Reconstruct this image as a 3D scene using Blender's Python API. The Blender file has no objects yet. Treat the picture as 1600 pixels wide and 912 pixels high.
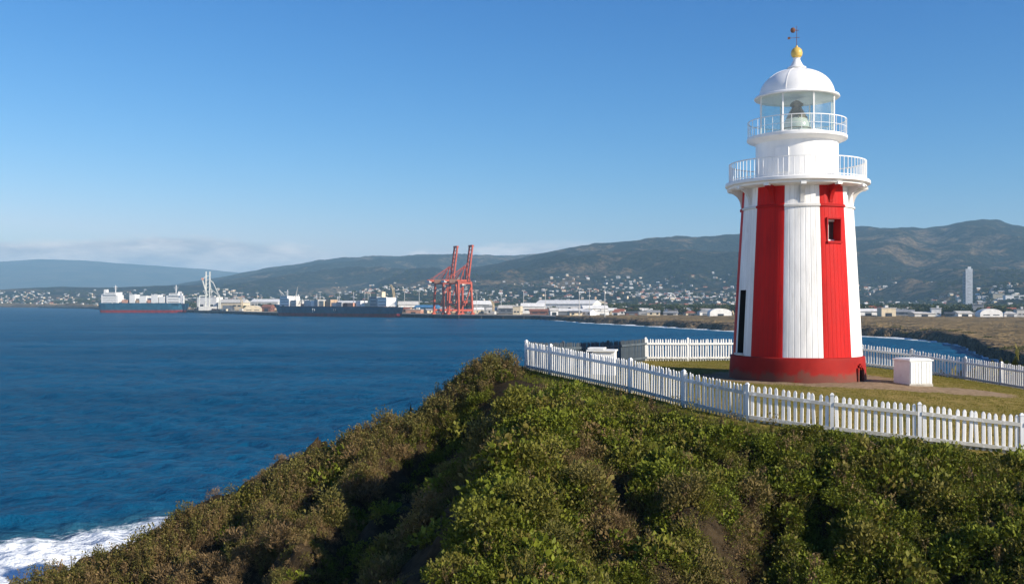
import bpy, math, random
import numpy as np
from mathutils import Vector

random.seed(7)
rng = np.random.default_rng(7)
SC = bpy.context.scene
COL = SC.collection
rad = math.radians

# ------------------------------------------------------------------ camera, sky, sun, exposure
CAMZ = 18.0
cam_data = bpy.data.cameras.new('camera')
cam = bpy.data.objects.new('camera', cam_data)
COL.objects.link(cam)
cam.location = (0, 0, CAMZ)
cam.rotation_euler = (rad(90), 0, 0)
cam_data.sensor_width = 36.0
cam_data.lens = 36.0
cam_data.shift_y = 14.0 / 1600.0
cam_data.clip_start = 0.5
cam_data.clip_end = 60000.0
SC.camera = cam

SUN_ROT, SUN_EL = 123.0, 27.0
world = bpy.data.worlds.new('World')
SC.world = world
world.use_nodes = True


def build_world():
    nt = world.node_tree
    N, L = nt.nodes, nt.links
    bg = N['Background']
    sky = N.new('ShaderNodeTexSky')
    sky.sky_type = 'NISHITA'
    sky.sun_disc = False
    sky.sun_elevation = rad(SUN_EL)
    sky.sun_rotation = rad(SUN_ROT)
    sky.air_density = 1.0
    sky.dust_density = 0.3
    sky.ozone_density = 6.0
    sp = N.new('ShaderNodeSeparateColor'); L.new(sky.outputs[0], sp.inputs[0])
    cb = N.new('ShaderNodeCombineColor')

    def mth(op, a, b):
        q = N.new('ShaderNodeMath'); q.operation = op
        for i, v in enumerate((a, b)):
            if isinstance(v, float):
                q.inputs[i].default_value = v
            else:
                L.new(v, q.inputs[i])
        return q.outputs[0]
    # clear deep-blue maritime air: the red of the whole sky falls off faster than the blue
    red = mth('MINIMUM', mth('MULTIPLY', mth('POWER', sp.outputs[0], 2.15), 0.32), mth('MULTIPLY', sp.outputs[0], 1.6))
    L.new(red, cb.inputs[0])
    L.new(mth('MINIMUM', mth('MULTIPLY', mth('POWER', sp.outputs[1], 1.38), 0.635), mth('MULTIPLY', sp.outputs[1], 1.35)), cb.inputs[1])
    L.new(mth('MULTIPLY', sp.outputs[2], 1.22), cb.inputs[2])
    # a low bank of thin cloud all round the horizon, broken by noise
    tc = N.new('ShaderNodeTexCoord')
    sep = N.new('ShaderNodeSeparateXYZ')
    L.new(tc.outputs['Generated'], sep.inputs[0])
    mp = N.new('ShaderNodeMapping')
    mp.inputs['Scale'].default_value = (6.0, 6.0, 30.0)
    mp.inputs['Location'].default_value = (5.2, 0.4, 0.0)
    L.new(tc.outputs['Generated'], mp.inputs[0])
    n1 = N.new('ShaderNodeTexNoise')
    n1.inputs['Scale'].default_value = 1.0
    n1.inputs['Detail'].default_value = 7.0
    n1.inputs['Roughness'].default_value = 0.56
    L.new(mp.outputs[0], n1.inputs['Vector'])
    mp2 = N.new('ShaderNodeMapping')
    mp2.inputs['Scale'].default_value = (1.9, 1.9, 0.0)
    mp2.inputs['Location'].default_value = (2.9, 0.2, 0.0)
    L.new(tc.outputs['Generated'], mp2.inputs[0])
    n2 = N.new('ShaderNodeTexNoise')
    n2.inputs['Scale'].default_value = 1.0
    n2.inputs['Detail'].default_value = 2.0
    L.new(mp2.outputs[0], n2.inputs['Vector'])
    mp3 = N.new('ShaderNodeMapping')
    mp3.inputs['Scale'].default_value = (17.0, 17.0, 75.0)
    mp3.inputs['Location'].default_value = (1.3, 0.7, 0.5)
    L.new(tc.outputs['Generated'], mp3.inputs[0])
    n3 = N.new('ShaderNodeTexNoise')
    n3.inputs['Scale'].default_value = 1.0
    n3.inputs['Detail'].default_value = 6.0
    n3.inputs['Roughness'].default_value = 0.6
    L.new(mp3.outputs[0], n3.inputs['Vector'])
    band = N.new('ShaderNodeMapRange')           # thins out upwards
    band.interpolation_type = 'SMOOTHSTEP'
    band.inputs['From Min'].default_value = 0.034
    band.inputs['From Max'].default_value = 0.088
    band.inputs['To Min'].default_value = 0.30
    band.inputs['To Max'].default_value = -0.75
    L.new(sep.outputs['Z'], band.inputs['Value'])
    a1 = N.new('ShaderNodeMath'); a1.operation = 'ADD'
    L.new(mth('ADD', n1.outputs['Fac'], mth('MULTIPLY', mth('SUBTRACT', n3.outputs['Fac'], 0.5), 0.55)), a1.inputs[0]); L.new(band.outputs[0], a1.inputs[1])
    m2 = N.new('ShaderNodeMath'); m2.operation = 'MULTIPLY_ADD'
    m2.inputs[1].default_value = 2.4; m2.inputs[2].default_value = -1.2
    L.new(n2.outputs['Fac'], m2.inputs[0])
    a2 = N.new('ShaderNodeMath'); a2.operation = 'ADD'
    L.new(a1.outputs[0], a2.inputs[0]); L.new(m2.outputs[0], a2.inputs[1])
    mask = N.new('ShaderNodeMapRange'); mask.interpolation_type = 'SMOOTHSTEP'
    mask.inputs['From Min'].default_value = 0.42
    mask.inputs['From Max'].default_value = 0.68
    mask.inputs['To Max'].default_value = 1.0
    L.new(a2.outputs[0], mask.inputs['Value'])
    shade = N.new('ShaderNodeMapRange')          # lit crowns and greyer undersides
    shade.inputs['From Min'].default_value = 0.40
    shade.inputs['From Max'].default_value = 0.62
    L.new(n3.outputs['Fac'], shade.inputs['Value'])
    cc = N.new('ShaderNodeMix'); cc.data_type = 'RGBA'
    cc.inputs[6].default_value = (5.4, 5.7, 6.3, 1)
    cc.inputs[7].default_value = (9.6, 9.0, 8.7, 1)
    L.new(shade.outputs[0], cc.inputs[0])
    mx = N.new('ShaderNodeMix'); mx.data_type = 'RGBA'
    L.new(mask.outputs[0], mx.inputs[0])
    L.new(cb.outputs[0], mx.inputs[6])
    L.new(cc.outputs[2], mx.inputs[7])
    L.new(mx.outputs[2], bg.inputs[0])
    bg.inputs[1].default_value = 0.076


build_world()
sun_data = bpy.data.lights.new('sun', 'SUN')
sun_data.energy = 5.0
sun_data.angle = rad(0.5)
sun_data.color = (1.0, 0.91, 0.77)
sun = bpy.data.objects.new('sun', sun_data)
COL.objects.link(sun)
SUNV = Vector((math.sin(rad(SUN_ROT)) * math.cos(rad(SUN_EL)), math.cos(rad(SUN_ROT)) * math.cos(rad(SUN_EL)), math.sin(rad(SUN_EL))))
sun.rotation_euler = SUNV.to_track_quat('Z', 'Y').to_euler()
vs = SC.view_settings
vs.view_transform = 'Standard'
vs.look = 'None'
vs.exposure = 0.55
vs.gamma = 1.0
vs.use_curve_mapping = False
SC.cycles.volume_bounces = 0
SC.cycles.max_bounces = 6
SC.cycles.transparent_max_bounces = 12


# ------------------------------------------------------------------ helpers
def PT(px, py, Y):
    """a point at depth Y that the photograph (1600 x 912) shows at px, py"""
    return Vector(((px - 800) / 1600 * Y, Y, CAMZ - (py - 470) / 1600 * Y))


def tag(o, label=None, cat=None, group=None, kind=None):
    for k, v in (('label', label), ('category', cat), ('group', group), ('kind', kind)):
        if v:
            o[k] = v
    return o


def empty(name, loc=(0, 0, 0), rz=0.0):
    o = bpy.data.objects.new(name, None)
    o.empty_display_size = 0.2
    COL.objects.link(o)
    o.location = loc
    o.rotation_euler = (0, 0, rz)
    return o


def link(name, me, mats=None, parent=None, loc=(0, 0, 0), rz=0.0):
    o = bpy.data.objects.new(name, me)
    COL.objects.link(o)
    if mats is not None and not me.materials:
        for m in (mats if isinstance(mats, (list, tuple)) else [mats]):
            me.materials.append(m)
    o.parent = parent
    o.location = loc
    o.rotation_euler = (0, 0, rz)
    return o


class MB:
    """collects simple solids, then becomes one mesh"""

    def __init__(self):
        self.v, self.f, self.m = [], [], []

    def add(self, verts, faces, mi=0):
        b = len(self.v)
        self.v += [tuple(p) for p in verts]
        self.f += [tuple(b + i for i in f) for f in faces]
        self.m += [mi] * len(faces)
        return self

    def box(self, c, s, rz=0.0, mi=0, taper=1.0):
        cx, cy, cz = c
        hx, hy, hz = s[0] / 2, s[1] / 2, s[2] / 2
        ca, sa = math.cos(rz), math.sin(rz)
        vs_ = []
        for z, k in ((-hz, 1.0), (hz, taper)):
            for x, y in ((-hx, -hy), (hx, -hy), (hx, hy), (-hx, hy)):
                x, y = x * k, y * k
                vs_.append((cx + x * ca - y * sa, cy + x * sa + y * ca, cz + z))
        return self.add(vs_, [(3, 2, 1, 0), (4, 5, 6, 7), (0, 1, 5, 4), (1, 2, 6, 5), (2, 3, 7, 6), (3, 0, 4, 7)], mi)

    def beam(self, p, q, w, h=None, mi=0):
        p, q = Vector(p), Vector(q)
        h = h or w
        d = (q - p).normalized()
        up = Vector((0, 0, 1)) if abs(d.z) < 0.95 else Vector((1, 0, 0))
        a = d.cross(up).normalized()
        b = a.cross(d)
        vs_ = []
        for e in (p, q):
            for s, t in ((-1, -1), (1, -1), (1, 1), (-1, 1)):
                vs_.append(e + a * (s * w / 2) + b * (t * h / 2))
        return self.add(vs_, [(0, 1, 2, 3), (7, 6, 5, 4), (1, 0, 4, 5), (2, 1, 5, 6), (3, 2, 6, 7), (0, 3, 7, 4)], mi)

    def tube(self, p, q, r, r2=None, n=8, mi=0):
        p, q = Vector(p), Vector(q)
        r2 = r if r2 is None else r2
        d = (q - p).normalized()
        up = Vector((0, 0, 1)) if abs(d.z) < 0.95 else Vector((1, 0, 0))
        a = d.cross(up).normalized()
        b = a.cross(d)
        vs_ = []
        for e, rr in ((p, r), (q, r2)):
            for i in range(n):
                t = 2 * math.pi * i / n
                vs_.append(e + a * (rr * math.cos(t)) + b * (rr * math.sin(t)))
        fs = [((i + 1) % n, i, n + i, n + (i + 1) % n) for i in range(n)]
        fs += [tuple(range(n)), tuple(range(2 * n - 1, n - 1, -1))]
        return self.add(vs_, fs, mi)

    def lathe(self, prof, n=48, c=(0, 0, 0), mi=0, closed=False):
        vs_, fs = [], []
        for r, z in prof:
            for i in range(n):
                t = 2 * math.pi * i / n
                vs_.append((c[0] + r * math.cos(t), c[1] + r * math.sin(t), c[2] + z))
        m = len(prof)
        for j in range(m if closed else m - 1):
            k = (j + 1) % m
            for i in range(n):
                i2 = (i + 1) % n
                fs.append((j * n + i, j * n + i2, k * n + i2, k * n + i))
        return self.add(vs_, fs, mi)

    def ring(self, R, z, w, h, n=64, mi=0):
        return self.lathe([(R - w / 2, z - h / 2), (R + w / 2, z - h / 2), (R + w / 2, z + h / 2), (R - w / 2, z + h / 2)], n, mi=mi, closed=True)

    def mesh(self, name, smooth=False, angle=35):
        me = bpy.data.meshes.new(name)
        me.from_pydata(self.v, [], self.f)
        if max(self.m, default=0) > 0:
            me.polygons.foreach_set('material_index', self.m)
        me.update()
        if smooth:
            me.polygons.foreach_set('use_smooth', [True] * len(me.polygons))
            try:
                me.set_sharp_from_angle(angle=rad(angle))
            except Exception:
                pass
        return me

    def build(self, name, mats, parent=None, loc=(0, 0, 0), rz=0.0, smooth=False, angle=35):
        return link(name, self.mesh(name, smooth, angle), mats, parent, loc, rz)


def grid_mesh(name, V, nr, nc, keep=None):
    """V: (nr*nc,3) row-major grid -> mesh with quads"""
    i = np.arange(nr * nc).reshape(nr, nc)
    q = np.stack([i[:-1, :-1], i[:-1, 1:], i[1:, 1:], i[1:, :-1]], -1).reshape(-1, 4)
    if keep is not None:
        q = q[keep[q].any(1)]
    me = bpy.data.meshes.new(name)
    me.vertices.add(len(V))
    me.vertices.foreach_set('co', V.astype(np.float32).ravel())
    me.loops.add(q.size)
    me.loops.foreach_set('vertex_index', q.astype(np.int32).ravel())
    me.polygons.add(len(q))
    me.polygons.foreach_set('loop_start', np.arange(0, q.size, 4, dtype=np.int32))
    me.polygons.foreach_set('use_smooth', np.ones(len(q), dtype=bool))
    me.update(calc_edges=True)
    return me


def attr(me, name, arr, domain='POINT'):
    a = me.attributes.new(name, 'FLOAT', domain)
    a.data.foreach_set('value', np.asarray(arr, dtype=np.float32))


# value-noise fBm, vectorised
_T = np.random.default_rng(3).random((256, 256))


def vnoise(x, y):
    xi, yi = np.floor(x).astype(int), np.floor(y).astype(int)
    fx, fy = x - xi, y - yi
    fx = fx * fx * (3 - 2 * fx); fy = fy * fy * (3 - 2 * fy)
    a = _T[xi % 256, yi % 256]; b = _T[(xi + 1) % 256, yi % 256]
    c = _T[xi % 256, (yi + 1) % 256]; d = _T[(xi + 1) % 256, (yi + 1) % 256]
    return (a * (1 - fx) + b * fx) * (1 - fy) + (c * (1 - fx) + d * fx) * fy


def fbm(x, y, o=5, g=0.5):
    s, a, t = 0.0, 1.0, 0.0
    for k in range(o):
        s = s + a * vnoise(x * 2 ** k + 17.3 * k, y * 2 ** k + 9.1 * k)
        t += a; a *= g
    return s / t


def sstep(a, b, x):
    t = np.clip((x - a) / (b - a), 0, 1)
    return t * t * (3 - 2 * t)


# ------------------------------------------------------------------ materials
class NT:
    def __init__(self, name):
        self.mat = bpy.data.materials.new(name)
        self.mat.use_nodes = True
        self.nt = self.mat.node_tree
        self.N, self.L = self.nt.nodes, self.nt.links
        self.b = self.N['Principled BSDF']
        self.out = self.N['Material Output']
        self.tc = None

    def coord(self, kind='Object'):
        if not self.tc:
            self.tc = self.N.new('ShaderNodeTexCoord')
        return self.tc.outputs[kind]

    def noise(self, scale, detail=5, rough=0.55, vec=None, stretch=None, dim=None):
        n = self.N.new('ShaderNodeTexNoise')
        n.inputs['Scale'].default_value = scale
        n.inputs['Detail'].default_value = detail
        n.inputs['Roughness'].default_value = rough
        v = vec or self.coord()
        if stretch:
            m = self.N.new('ShaderNodeMapping')
            m.inputs['Scale'].default_value = stretch
            self.L.new(v, m.inputs[0]); v = m.outputs[0]
        self.L.new(v, n.inputs['Vector'])
        return n.outputs['Fac']

    def rng(self, v, a, b, c=0.0, d=1.0, smooth=True):
        m = self.N.new('ShaderNodeMapRange')
        if smooth:
            m.interpolation_type = 'SMOOTHSTEP'
        for k, x in zip(('From Min', 'From Max', 'To Min', 'To Max'), (a, b, c, d)):
            m.inputs[k].default_value = x
        self.L.new(v, m.inputs['Value'])
        return m.outputs[0]

    def math(self, op, a, b=None, c=None):
        m = self.N.new('ShaderNodeMath'); m.operation = op
        for i, x in enumerate((a, b, c)):
            if x is None:
                continue
            if isinstance(x, (int, float)):
                m.inputs[i].default_value = x
            else:
                self.L.new(x, m.inputs[i])
        return m.outputs[0]

    def mix(self, fac, a, b, blend='MIX'):
        m = self.N.new('ShaderNodeMix'); m.data_type = 'RGBA'; m.blend_type = blend
        for i, x in ((0, fac), (6, a), (7, b)):
            if isinstance(x, (int, float)):
                m.inputs[i].default_value = x
            elif isinstance(x, (tuple, list)):
                m.inputs[i].default_value = (*x[:3], 1)
            else:
                self.L.new(x, m.inputs[i])
        return m.outputs[2]

    def attr(self, name, out='Fac'):
        a = self.N.new('ShaderNodeAttribute'); a.attribute_name = name
        return a.outputs[out]

    def bump(self, h, strength=0.4, dist=0.02, prev=None):
        b = self.N.new('ShaderNodeBump')
        b.inputs['Strength'].default_value = strength
        b.inputs['Distance'].default_value = dist
        self.L.new(h, b.inputs['Height'])
        if prev:
            self.L.new(prev, b.inputs['Normal'])
        return b.outputs[0]

    def set(self, **k):
        names = {'color': 'Base Color', 'rough': 'Roughness', 'metal': 'Metallic', 'normal': 'Normal', 'spec': 'Specular IOR Level', 'ior': 'IOR', 'trans': 'Transmission Weight', 'alpha': 'Alpha'}
        for n, v in k.items():
            i = self.b.inputs[names[n]]
            if isinstance(v, (int, float)):
                i.default_value = v
            elif isinstance(v, (tuple, list)):
                i.default_value = (*v[:3], 1)
            else:
                self.L.new(v, i)
        return self


def paint(name, col, rough=0.55, var=0.12, scale=3.0, dirt=None, spec=0.35, stretch=None, bump=0.0):
    m = NT(name)
    n = m.noise(scale, 5, 0.6, stretch=stretch)
    dark = tuple(c * (1 - var) for c in col)
    lite = tuple(min(0.95, c * (1 + var)) for c in col)
    c = m.mix(m.rng(n, 0.3, 0.7), dark, lite)
    if dirt:
        dn = m.noise(scale * 2.7, 6, 0.65, stretch=stretch)
        c = m.mix(m.rng(dn, 0.56, 0.74, 0, dirt[1]), c, dirt[0])
    m.set(color=c, rough=rough, spec=spec)
    if bump:
        m.set(normal=m.bump(m.noise(scale * 8, 4), bump, 0.01))
    return m.mat


M = {}
M['white'] = paint('white_paint', (0.80, 0.79, 0.76), 0.45, 0.05, 2.0, ((0.55, 0.52, 0.45), 0.28), stretch=(1, 1, 0.35), bump=0.12, spec=0.15)


def fence_paint():
    m = NT('fence_white_paint')
    oi = m.N.new('ShaderNodeObjectInfo')
    c = m.mix(oi.outputs['Random'], (0.70, 0.70, 0.68), (0.82, 0.81, 0.79))
    c = m.mix(m.rng(m.noise(6, 6, .65, stretch=(1, 1, .3)), .52, .72, 0, .4), c, (0.45, 0.42, 0.35))
    sp = m.N.new('ShaderNodeSeparateXYZ'); m.L.new(m.coord(), sp.inputs[0])
    sl = m.math('ADD', m.rng(sp.outputs['Z'], 0.0, 0.4, 0.28, -0.12), m.noise(9, 5))
    c = m.mix(m.rng(sl, .55, .8, 0, .55), c, (0.22, 0.20, 0.12))     # green grime near the ground
    m.set(color=c, rough=0.55, spec=0.25)
    return m.mat


M['fence'] = fence_paint()
M['fence_grey'] = paint('shade_grey_fence_paint', (0.075, 0.098, 0.118), 0.8, 0.25, 1.5, ((0.25, 0.26, 0.27), 0.4))  # seaward run of the white fence, its shade put into the grey colour
M['dark_metal'] = paint('dark_metal', (0.045, 0.04, 0.038), 0.45, 0.2)
M['gold'] = paint('gilded_yellow', (0.62, 0.42, 0.10), 0.35, 0.15, 4.0)
M['brass'] = paint('aged_brass', (0.16, 0.12, 0.07), 0.4, 0.3, 5.0)
M['rust'] = paint('rusty_brown', (0.16, 0.07, 0.04), 0.7, 0.3, 8.0)
M['cabinet'] = paint('cabinet_paint', (0.74, 0.75, 0.72), 0.5, 0.05, 3.0, ((0.42, 0.33, 0.22), 0.35))


def shaft_paint(name, col, stain, rust):
    """painted vertical boards: fine board joints, brush texture, runs of wear"""
    m = NT(name)
    n = m.noise(1.3, 6, 0.6, stretch=(2.2, 2.2, 0.5))
    c = m.mix(m.rng(n, 0.3, 0.72), tuple(x * 0.86 for x in col), tuple(min(.93, x * 1.07) for x in col))
    st = m.noise(2.4, 7, 0.68, stretch=(3.0, 3.0, 0.22))
    c = m.mix(m.rng(st, 0.54, 0.72, 0, 0.75), c, stain)
    pp = m.math('PINGPONG', m.attr('board'), 0.5)
    s2 = m.noise(2.0, 5, 0.6, stretch=(7.0, 7.0, 0.13))
    c = m.mix(m.rng(s2, 0.62, 0.74, 0, 0.45), c, rust)
    bd = m.rng(pp, 0.0, 0.07, 1, 0)
    ch = m.noise(9.0, 8, 0.72, stretch=(1, 1, .5))
    c = m.mix(m.rng(ch, 0.64, 0.70, 0, 0.55), c, tuple(min(.8, x * 1.35 + .03) for x in stain))
    c = m.mix(m.math('MULTIPLY', bd, 0.34), c, tuple(x * 0.5 for x in stain))
    h1 = m.bump(m.noise(26, 4, 0.6, stretch=(1, 1, 0.25)), 0.22, 0.012)
    h2 = m.bump(m.rng(pp, 0.0, 0.11), 0.6, 0.012, h1)
    m.set(color=c, rough=m.rng(n, 0.2, 0.8, 0.45, 0.62), spec=0.12, normal=h2)
    return m.mat


M['shaft_white'] = shaft_paint('shaft_white_paint', (0.80, 0.79, 0.765), (0.50, 0.48, 0.43), (0.42, 0.33, 0.24))
M['shaft_red'] = shaft_paint('shaft_red_paint', (0.50, 0.014, 0.012), (0.29, 0.008, 0.010), (0.20, 0.010, 0.012))


def base_paint():
    m = NT('base_red_paint')
    n = m.noise(1.2, 6, 0.65)
    c = m.mix(m.rng(n, 0.3, 0.7), (0.24, 0.014, 0.012), (0.34, 0.022, 0.017))
    sp = m.N.new('ShaderNodeSeparateXYZ'); m.L.new(m.coord(), sp.inputs[0])
    splash = m.math('ADD', m.rng(sp.outputs['Z'], 0.0, 0.75, 0.34, -0.12), m.noise(1.7, 7, 0.66))
    c = m.mix(m.rng(splash, 0.56, 0.80, 0, 0.75), c, (0.13, 0.075, 0.055))      # splashed mud and wear above the ground
    w = m.noise(5.0, 6, 0.6, stretch=(0.4, 0.4, 5))
    c = m.mix(m.rng(w, 0.6, 0.75, 0, 0.3), c, (0.22, 0.05, 0.04))
    m.set(color=c, rough=0.65, spec=0.1, normal=m.bump(m.noise(14, 5, stretch=(0.5, 0.5, 4)), 0.3, 0.015))
    return m.mat


M['base_red'] = base_paint()


def glass():
    m = NT('lantern_glass')
    t = m.N.new('ShaderNodeBsdfTransparent'); t.inputs['Color'].default_value = (0.93, 0.97, 0.96, 1)
    gl = m.N.new('ShaderNodeBsdfGlossy'); gl.inputs['Roughness'].default_value = 0.03
    d = m.N.new('ShaderNodeBsdfDiffuse'); d.inputs['Color'].default_value = (0.7, 0.74, 0.74, 1)
    f = m.N.new('ShaderNodeLayerWeight'); f.inputs['Blend'].default_value = 0.5
    fr = m.math('MULTIPLY_ADD', m.math('POWER', f.outputs['Facing'], 4.0), 0.55, 0.035)
    a = m.N.new('ShaderNodeMixShader'); m.L.new(fr, a.inputs[0]); m.L.new(t.outputs[0], a.inputs[1]); m.L.new(gl.outputs[0], a.inputs[2])
    b = m.N.new('ShaderNodeMixShader')
    m.L.new(m.rng(m.noise(1.4, 5), 0.3, 0.8, 0.02, 0.14), b.inputs[0])   # salt film on the panes
    m.L.new(a.outputs[0], b.inputs[1]); m.L.new(d.outputs[0], b.inputs[2])
    m.L.new(b.outputs[0], m.out.inputs['Surface'])
    return m.mat


M['glass'] = glass()
M['pane'] = NT('window_glass').set(color=(0.03, 0.035, 0.035), rough=0.12, spec=0.9).mat
M['void'] = NT('dark_interior').set(color=(0.012, 0.012, 0.013), rough=0.9).mat
M['crystal'] = NT('lens_glass').set(color=(0.55, 0.56, 0.50), rough=0.15, spec=0.9).mat

# ------------------------------------------------------------------ the headland
def pxy(px, Y):
    return ((px - 800) / 1600 * Y, Y)


# fence corners and posts, in plan
F_FRONT = [pxy(822, 38.0), pxy(860, 36.8), pxy(985, 33.0), pxy(1068, 30.8), pxy(1168, 29.2), pxy(1300, 28.3), pxy(1437, 27.7), pxy(1597, 27.2), pxy(1745, 26.8)]
F_LEFT = [pxy(822, 38.0), pxy(880, 41.3), pxy(950, 45.5), pxy(1009, 49.0)]
F_BACK = [pxy(1009, 49.0), pxy(1075, 49.2), pxy(1150, 49.4), pxy(1245, 49.4), pxy(1345, 49.0)]
F_RIGHT = [pxy(1345, 49.0), pxy(1425, 48.0), pxy(1508, 46.8), pxy(1565, 44.9), pxy(1650, 41.5), pxy(1740, 37.5)]
LH = (11.12, 40.0)              # lighthouse axis
# known ground heights (x, y, z)
KNOWN = [(0.52, 38.0, 15.45), (3.8, 33.0, 15.0), (5.15, 30.8, 14.8), (6.7, 29.2, 14.55), (8.84, 28.3, 14.38), (11.0, 27.7, 14.15), (13.5, 27.2, 13.85),
         (6.4, 49.0, 15.1), (10.7, 49.3, 15.15), (16.7, 49.0, 14.85), (20.7, 46.8, 14.35), (22.3, 43.5, 14.05), (11.1, 37.4, 15.0), (11.1, 40, 15.03), (15.5, 36.5, 14.9), (8.0, 40, 15.1)]
_k = np.array(KNOWN)


def _basis(x, y):
    x = (x - 11) / 10; y = (y - 38) / 10
    return np.stack([np.ones_like(x), x, y, x * x, x * y, y * y, x * x * x, x * x * y, x * y * y, y * y * y], -1)


_w = np.array([1.] * 12 + [3, 3, 1, 1])
_B = _basis(_k[:, 0], _k[:, 1])
_coef = np.linalg.solve((_B * _w[:, None]).T @ _B + 0.02 * np.diag([0, 0, 0, 1, 1, 1, 2, 2, 2, 2.]), (_B * _w[:, None]).T @ _k[:, 2])


def plateau(x, y):
    z = _basis(np.clip(x, -2, 26), np.clip(y, 24, 52)) @ _coef
    d = np.hypot(x - LH[0], y - LH[1])
    t = sstep(2.9, 4.6, d)
    return 15.0 * (1 - t) + z * t


POLY = np.array([(0.2, 38.3)] + [(p[0] - .25, p[1] - .5) for p in F_FRONT[1:]] + [(19.5, 26.0), (26, 28), (25, 38)] + [(p[0] + .6, p[1] + .6) for p in F_RIGHT[::-1][1:]] + [(16.7, 50.0), (6.2, 50.0)])
N_FRONT = len(F_FRONT)          # polygon edges 0..N_FRONT face the camera
CREST = np.array([(0.6, 37.8, 15.35), (-1.4, 37.2, 15.0), (-3.6, 36.2, 13.45), (-5.8, 35.1, 12.4), (-7.9, 34, 11.4), (-11, 32.2, 10.3), (-14, 30.2, 9.2), (-17, 28, 7.7), (-22, 24, 5.0), (-28, 18, 2.0)])
SPUR = np.array([(2.4, 33.2, 14.85), (1.1, 29.8, 14.7), (0.8, 26.8, 14.35), (0.5, 23.5, 13.75), (0.2, 20, 13.0), (-0.3, 15, 11.8), (-1, 8, 9.0)])
# gullies: start, end, width, depth
GULLY = [((6.6, 26.4), (4.6, 20.0), 0.8, 1.2), ((8.2, 26.6), (7.6, 24.2), 0.6, 0.8), ((2.6, 28.0), (1.6, 22.0), 0.7, 0.6), ((11.6, 26.5), (12.0, 24.6), 0.8, 0.5), ((10.0, 23.5), (8.6, 18.0), .9, .7)]
# narrow ribs that run down the eroded left face, with bare gullies between them
RIBS = [np.array(r) for r in (
    [(0.3, 31.8, 13.95), (-0.6, 29.2, 12.95), (-2.7, 26.2, 11.5), (-4.4, 22, 9.6), (-5.5, 17, 7.5)],
    [(-4.3, 35.7, 12.9), (-5.2, 31.0, 11.95), (-5.7, 27.0, 10.9), (-6.2, 22, 9.2), (-6.5, 17, 7.4)],
    [(-7.3, 34.2, 11.5), (-7.3, 30.4, 10.95), (-7.5, 27.5, 10.25), (-8.0, 22, 8.6), (-8.4, 17, 7)],
    [(-10.2, 32.6, 10.4), (-9.2, 30.0, 10.35), (-9.6, 27.0, 9.5), (-10.5, 22, 8.0)])]


def rib_height(x, y):
    """height of the ribs and distance to the nearest one"""
    z = np.full(x.shape, -99.0); dist = np.full(x.shape, 1e9)
    wx = x + 1.1 * (fbm(x * .5 + 5, y * .5, 3) - .5)
    for R_ in RIBS:
        for i in range(len(R_) - 1):
            a, b = R_[i], R_[i + 1]
            d, t, s = _seg(wx, y, a[:2], b[:2])
            zz = a[2] + t * (b[2] - a[2]) - np.where(s > 0, .75 * d, .55 * d) - .6 * np.maximum(d - .5, 0)
            z = np.maximum(z, zz); dist = np.minimum(dist, d)
    return z, dist


def face_mask(x, y):
    """1 on the bare parts of the eroded left face"""
    cd = np.full(x.shape, 1e9)
    for i in range(len(CREST) - 1):
        cd = np.minimum(cd, _seg(x, y, CREST[i][:2], CREST[i + 1][:2])[0])
    ps = np.zeros(x.shape); pd = np.full(x.shape, 1e9)
    for i in range(len(SPUR) - 1):
        d, t, s = _seg(x, y, SPUR[i][:2], SPUR[i + 1][:2])
        m = d < pd
        pd = np.where(m, d, pd); ps = np.where(m, s, ps)
    _, rd = rib_height(x, y)
    n = .5 * (fbm(x * 1.3, y * 1.3, 3) - .5)
    return sstep(1.2, 2.2, cd + n) * sstep(.9, 1.9, np.where(ps > 0, pd, 0) + n) * sstep(.4, .95, rd + n)


def _seg(x, y, a, b):
    ax, ay = a; bx, by = b
    dx, dy = bx - ax, by - ay
    t = np.clip(((x - ax) * dx + (y - ay) * dy) / (dx * dx + dy * dy), 0, 1)
    return np.hypot(x - ax - t * dx, y - ay - t * dy), t, (x - ax) * dy - (y - ay) * dx


def in_poly(x, y, P):
    r = np.zeros(x.shape, bool)
    n = len(P)
    for i in range(n):
        x1, y1 = P[i]; x2, y2 = P[(i + 1) % n]
        c = ((y1 > y) != (y2 > y)) & (x < (x2 - x1) * (y - y1) / (y2 - y1 + 1e-12) + x1)
        r ^= c
    return r


def gully_depth(x, y):
    g = np.zeros(x.shape)
    wx = x + 2.6 * (fbm(x * .4 + 5, y * .4, 4) - .5); wy = y + 2.2 * (fbm(x * .4 + 40, y * .4 + 8, 4) - .5)
    for a, b, w, dep in GULLY:
        d, t, s = _seg(wx, wy, a, b)
        ww = w * (0.7 + 0.8 * t)
        lft = np.where(s > 0, 1.25, 0.55)          # steeper wall on one side
        g = np.maximum(g, dep * sstep(0, .35, t + .12) * np.exp(-(d / (ww * lft)) ** 2))
    return g


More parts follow.
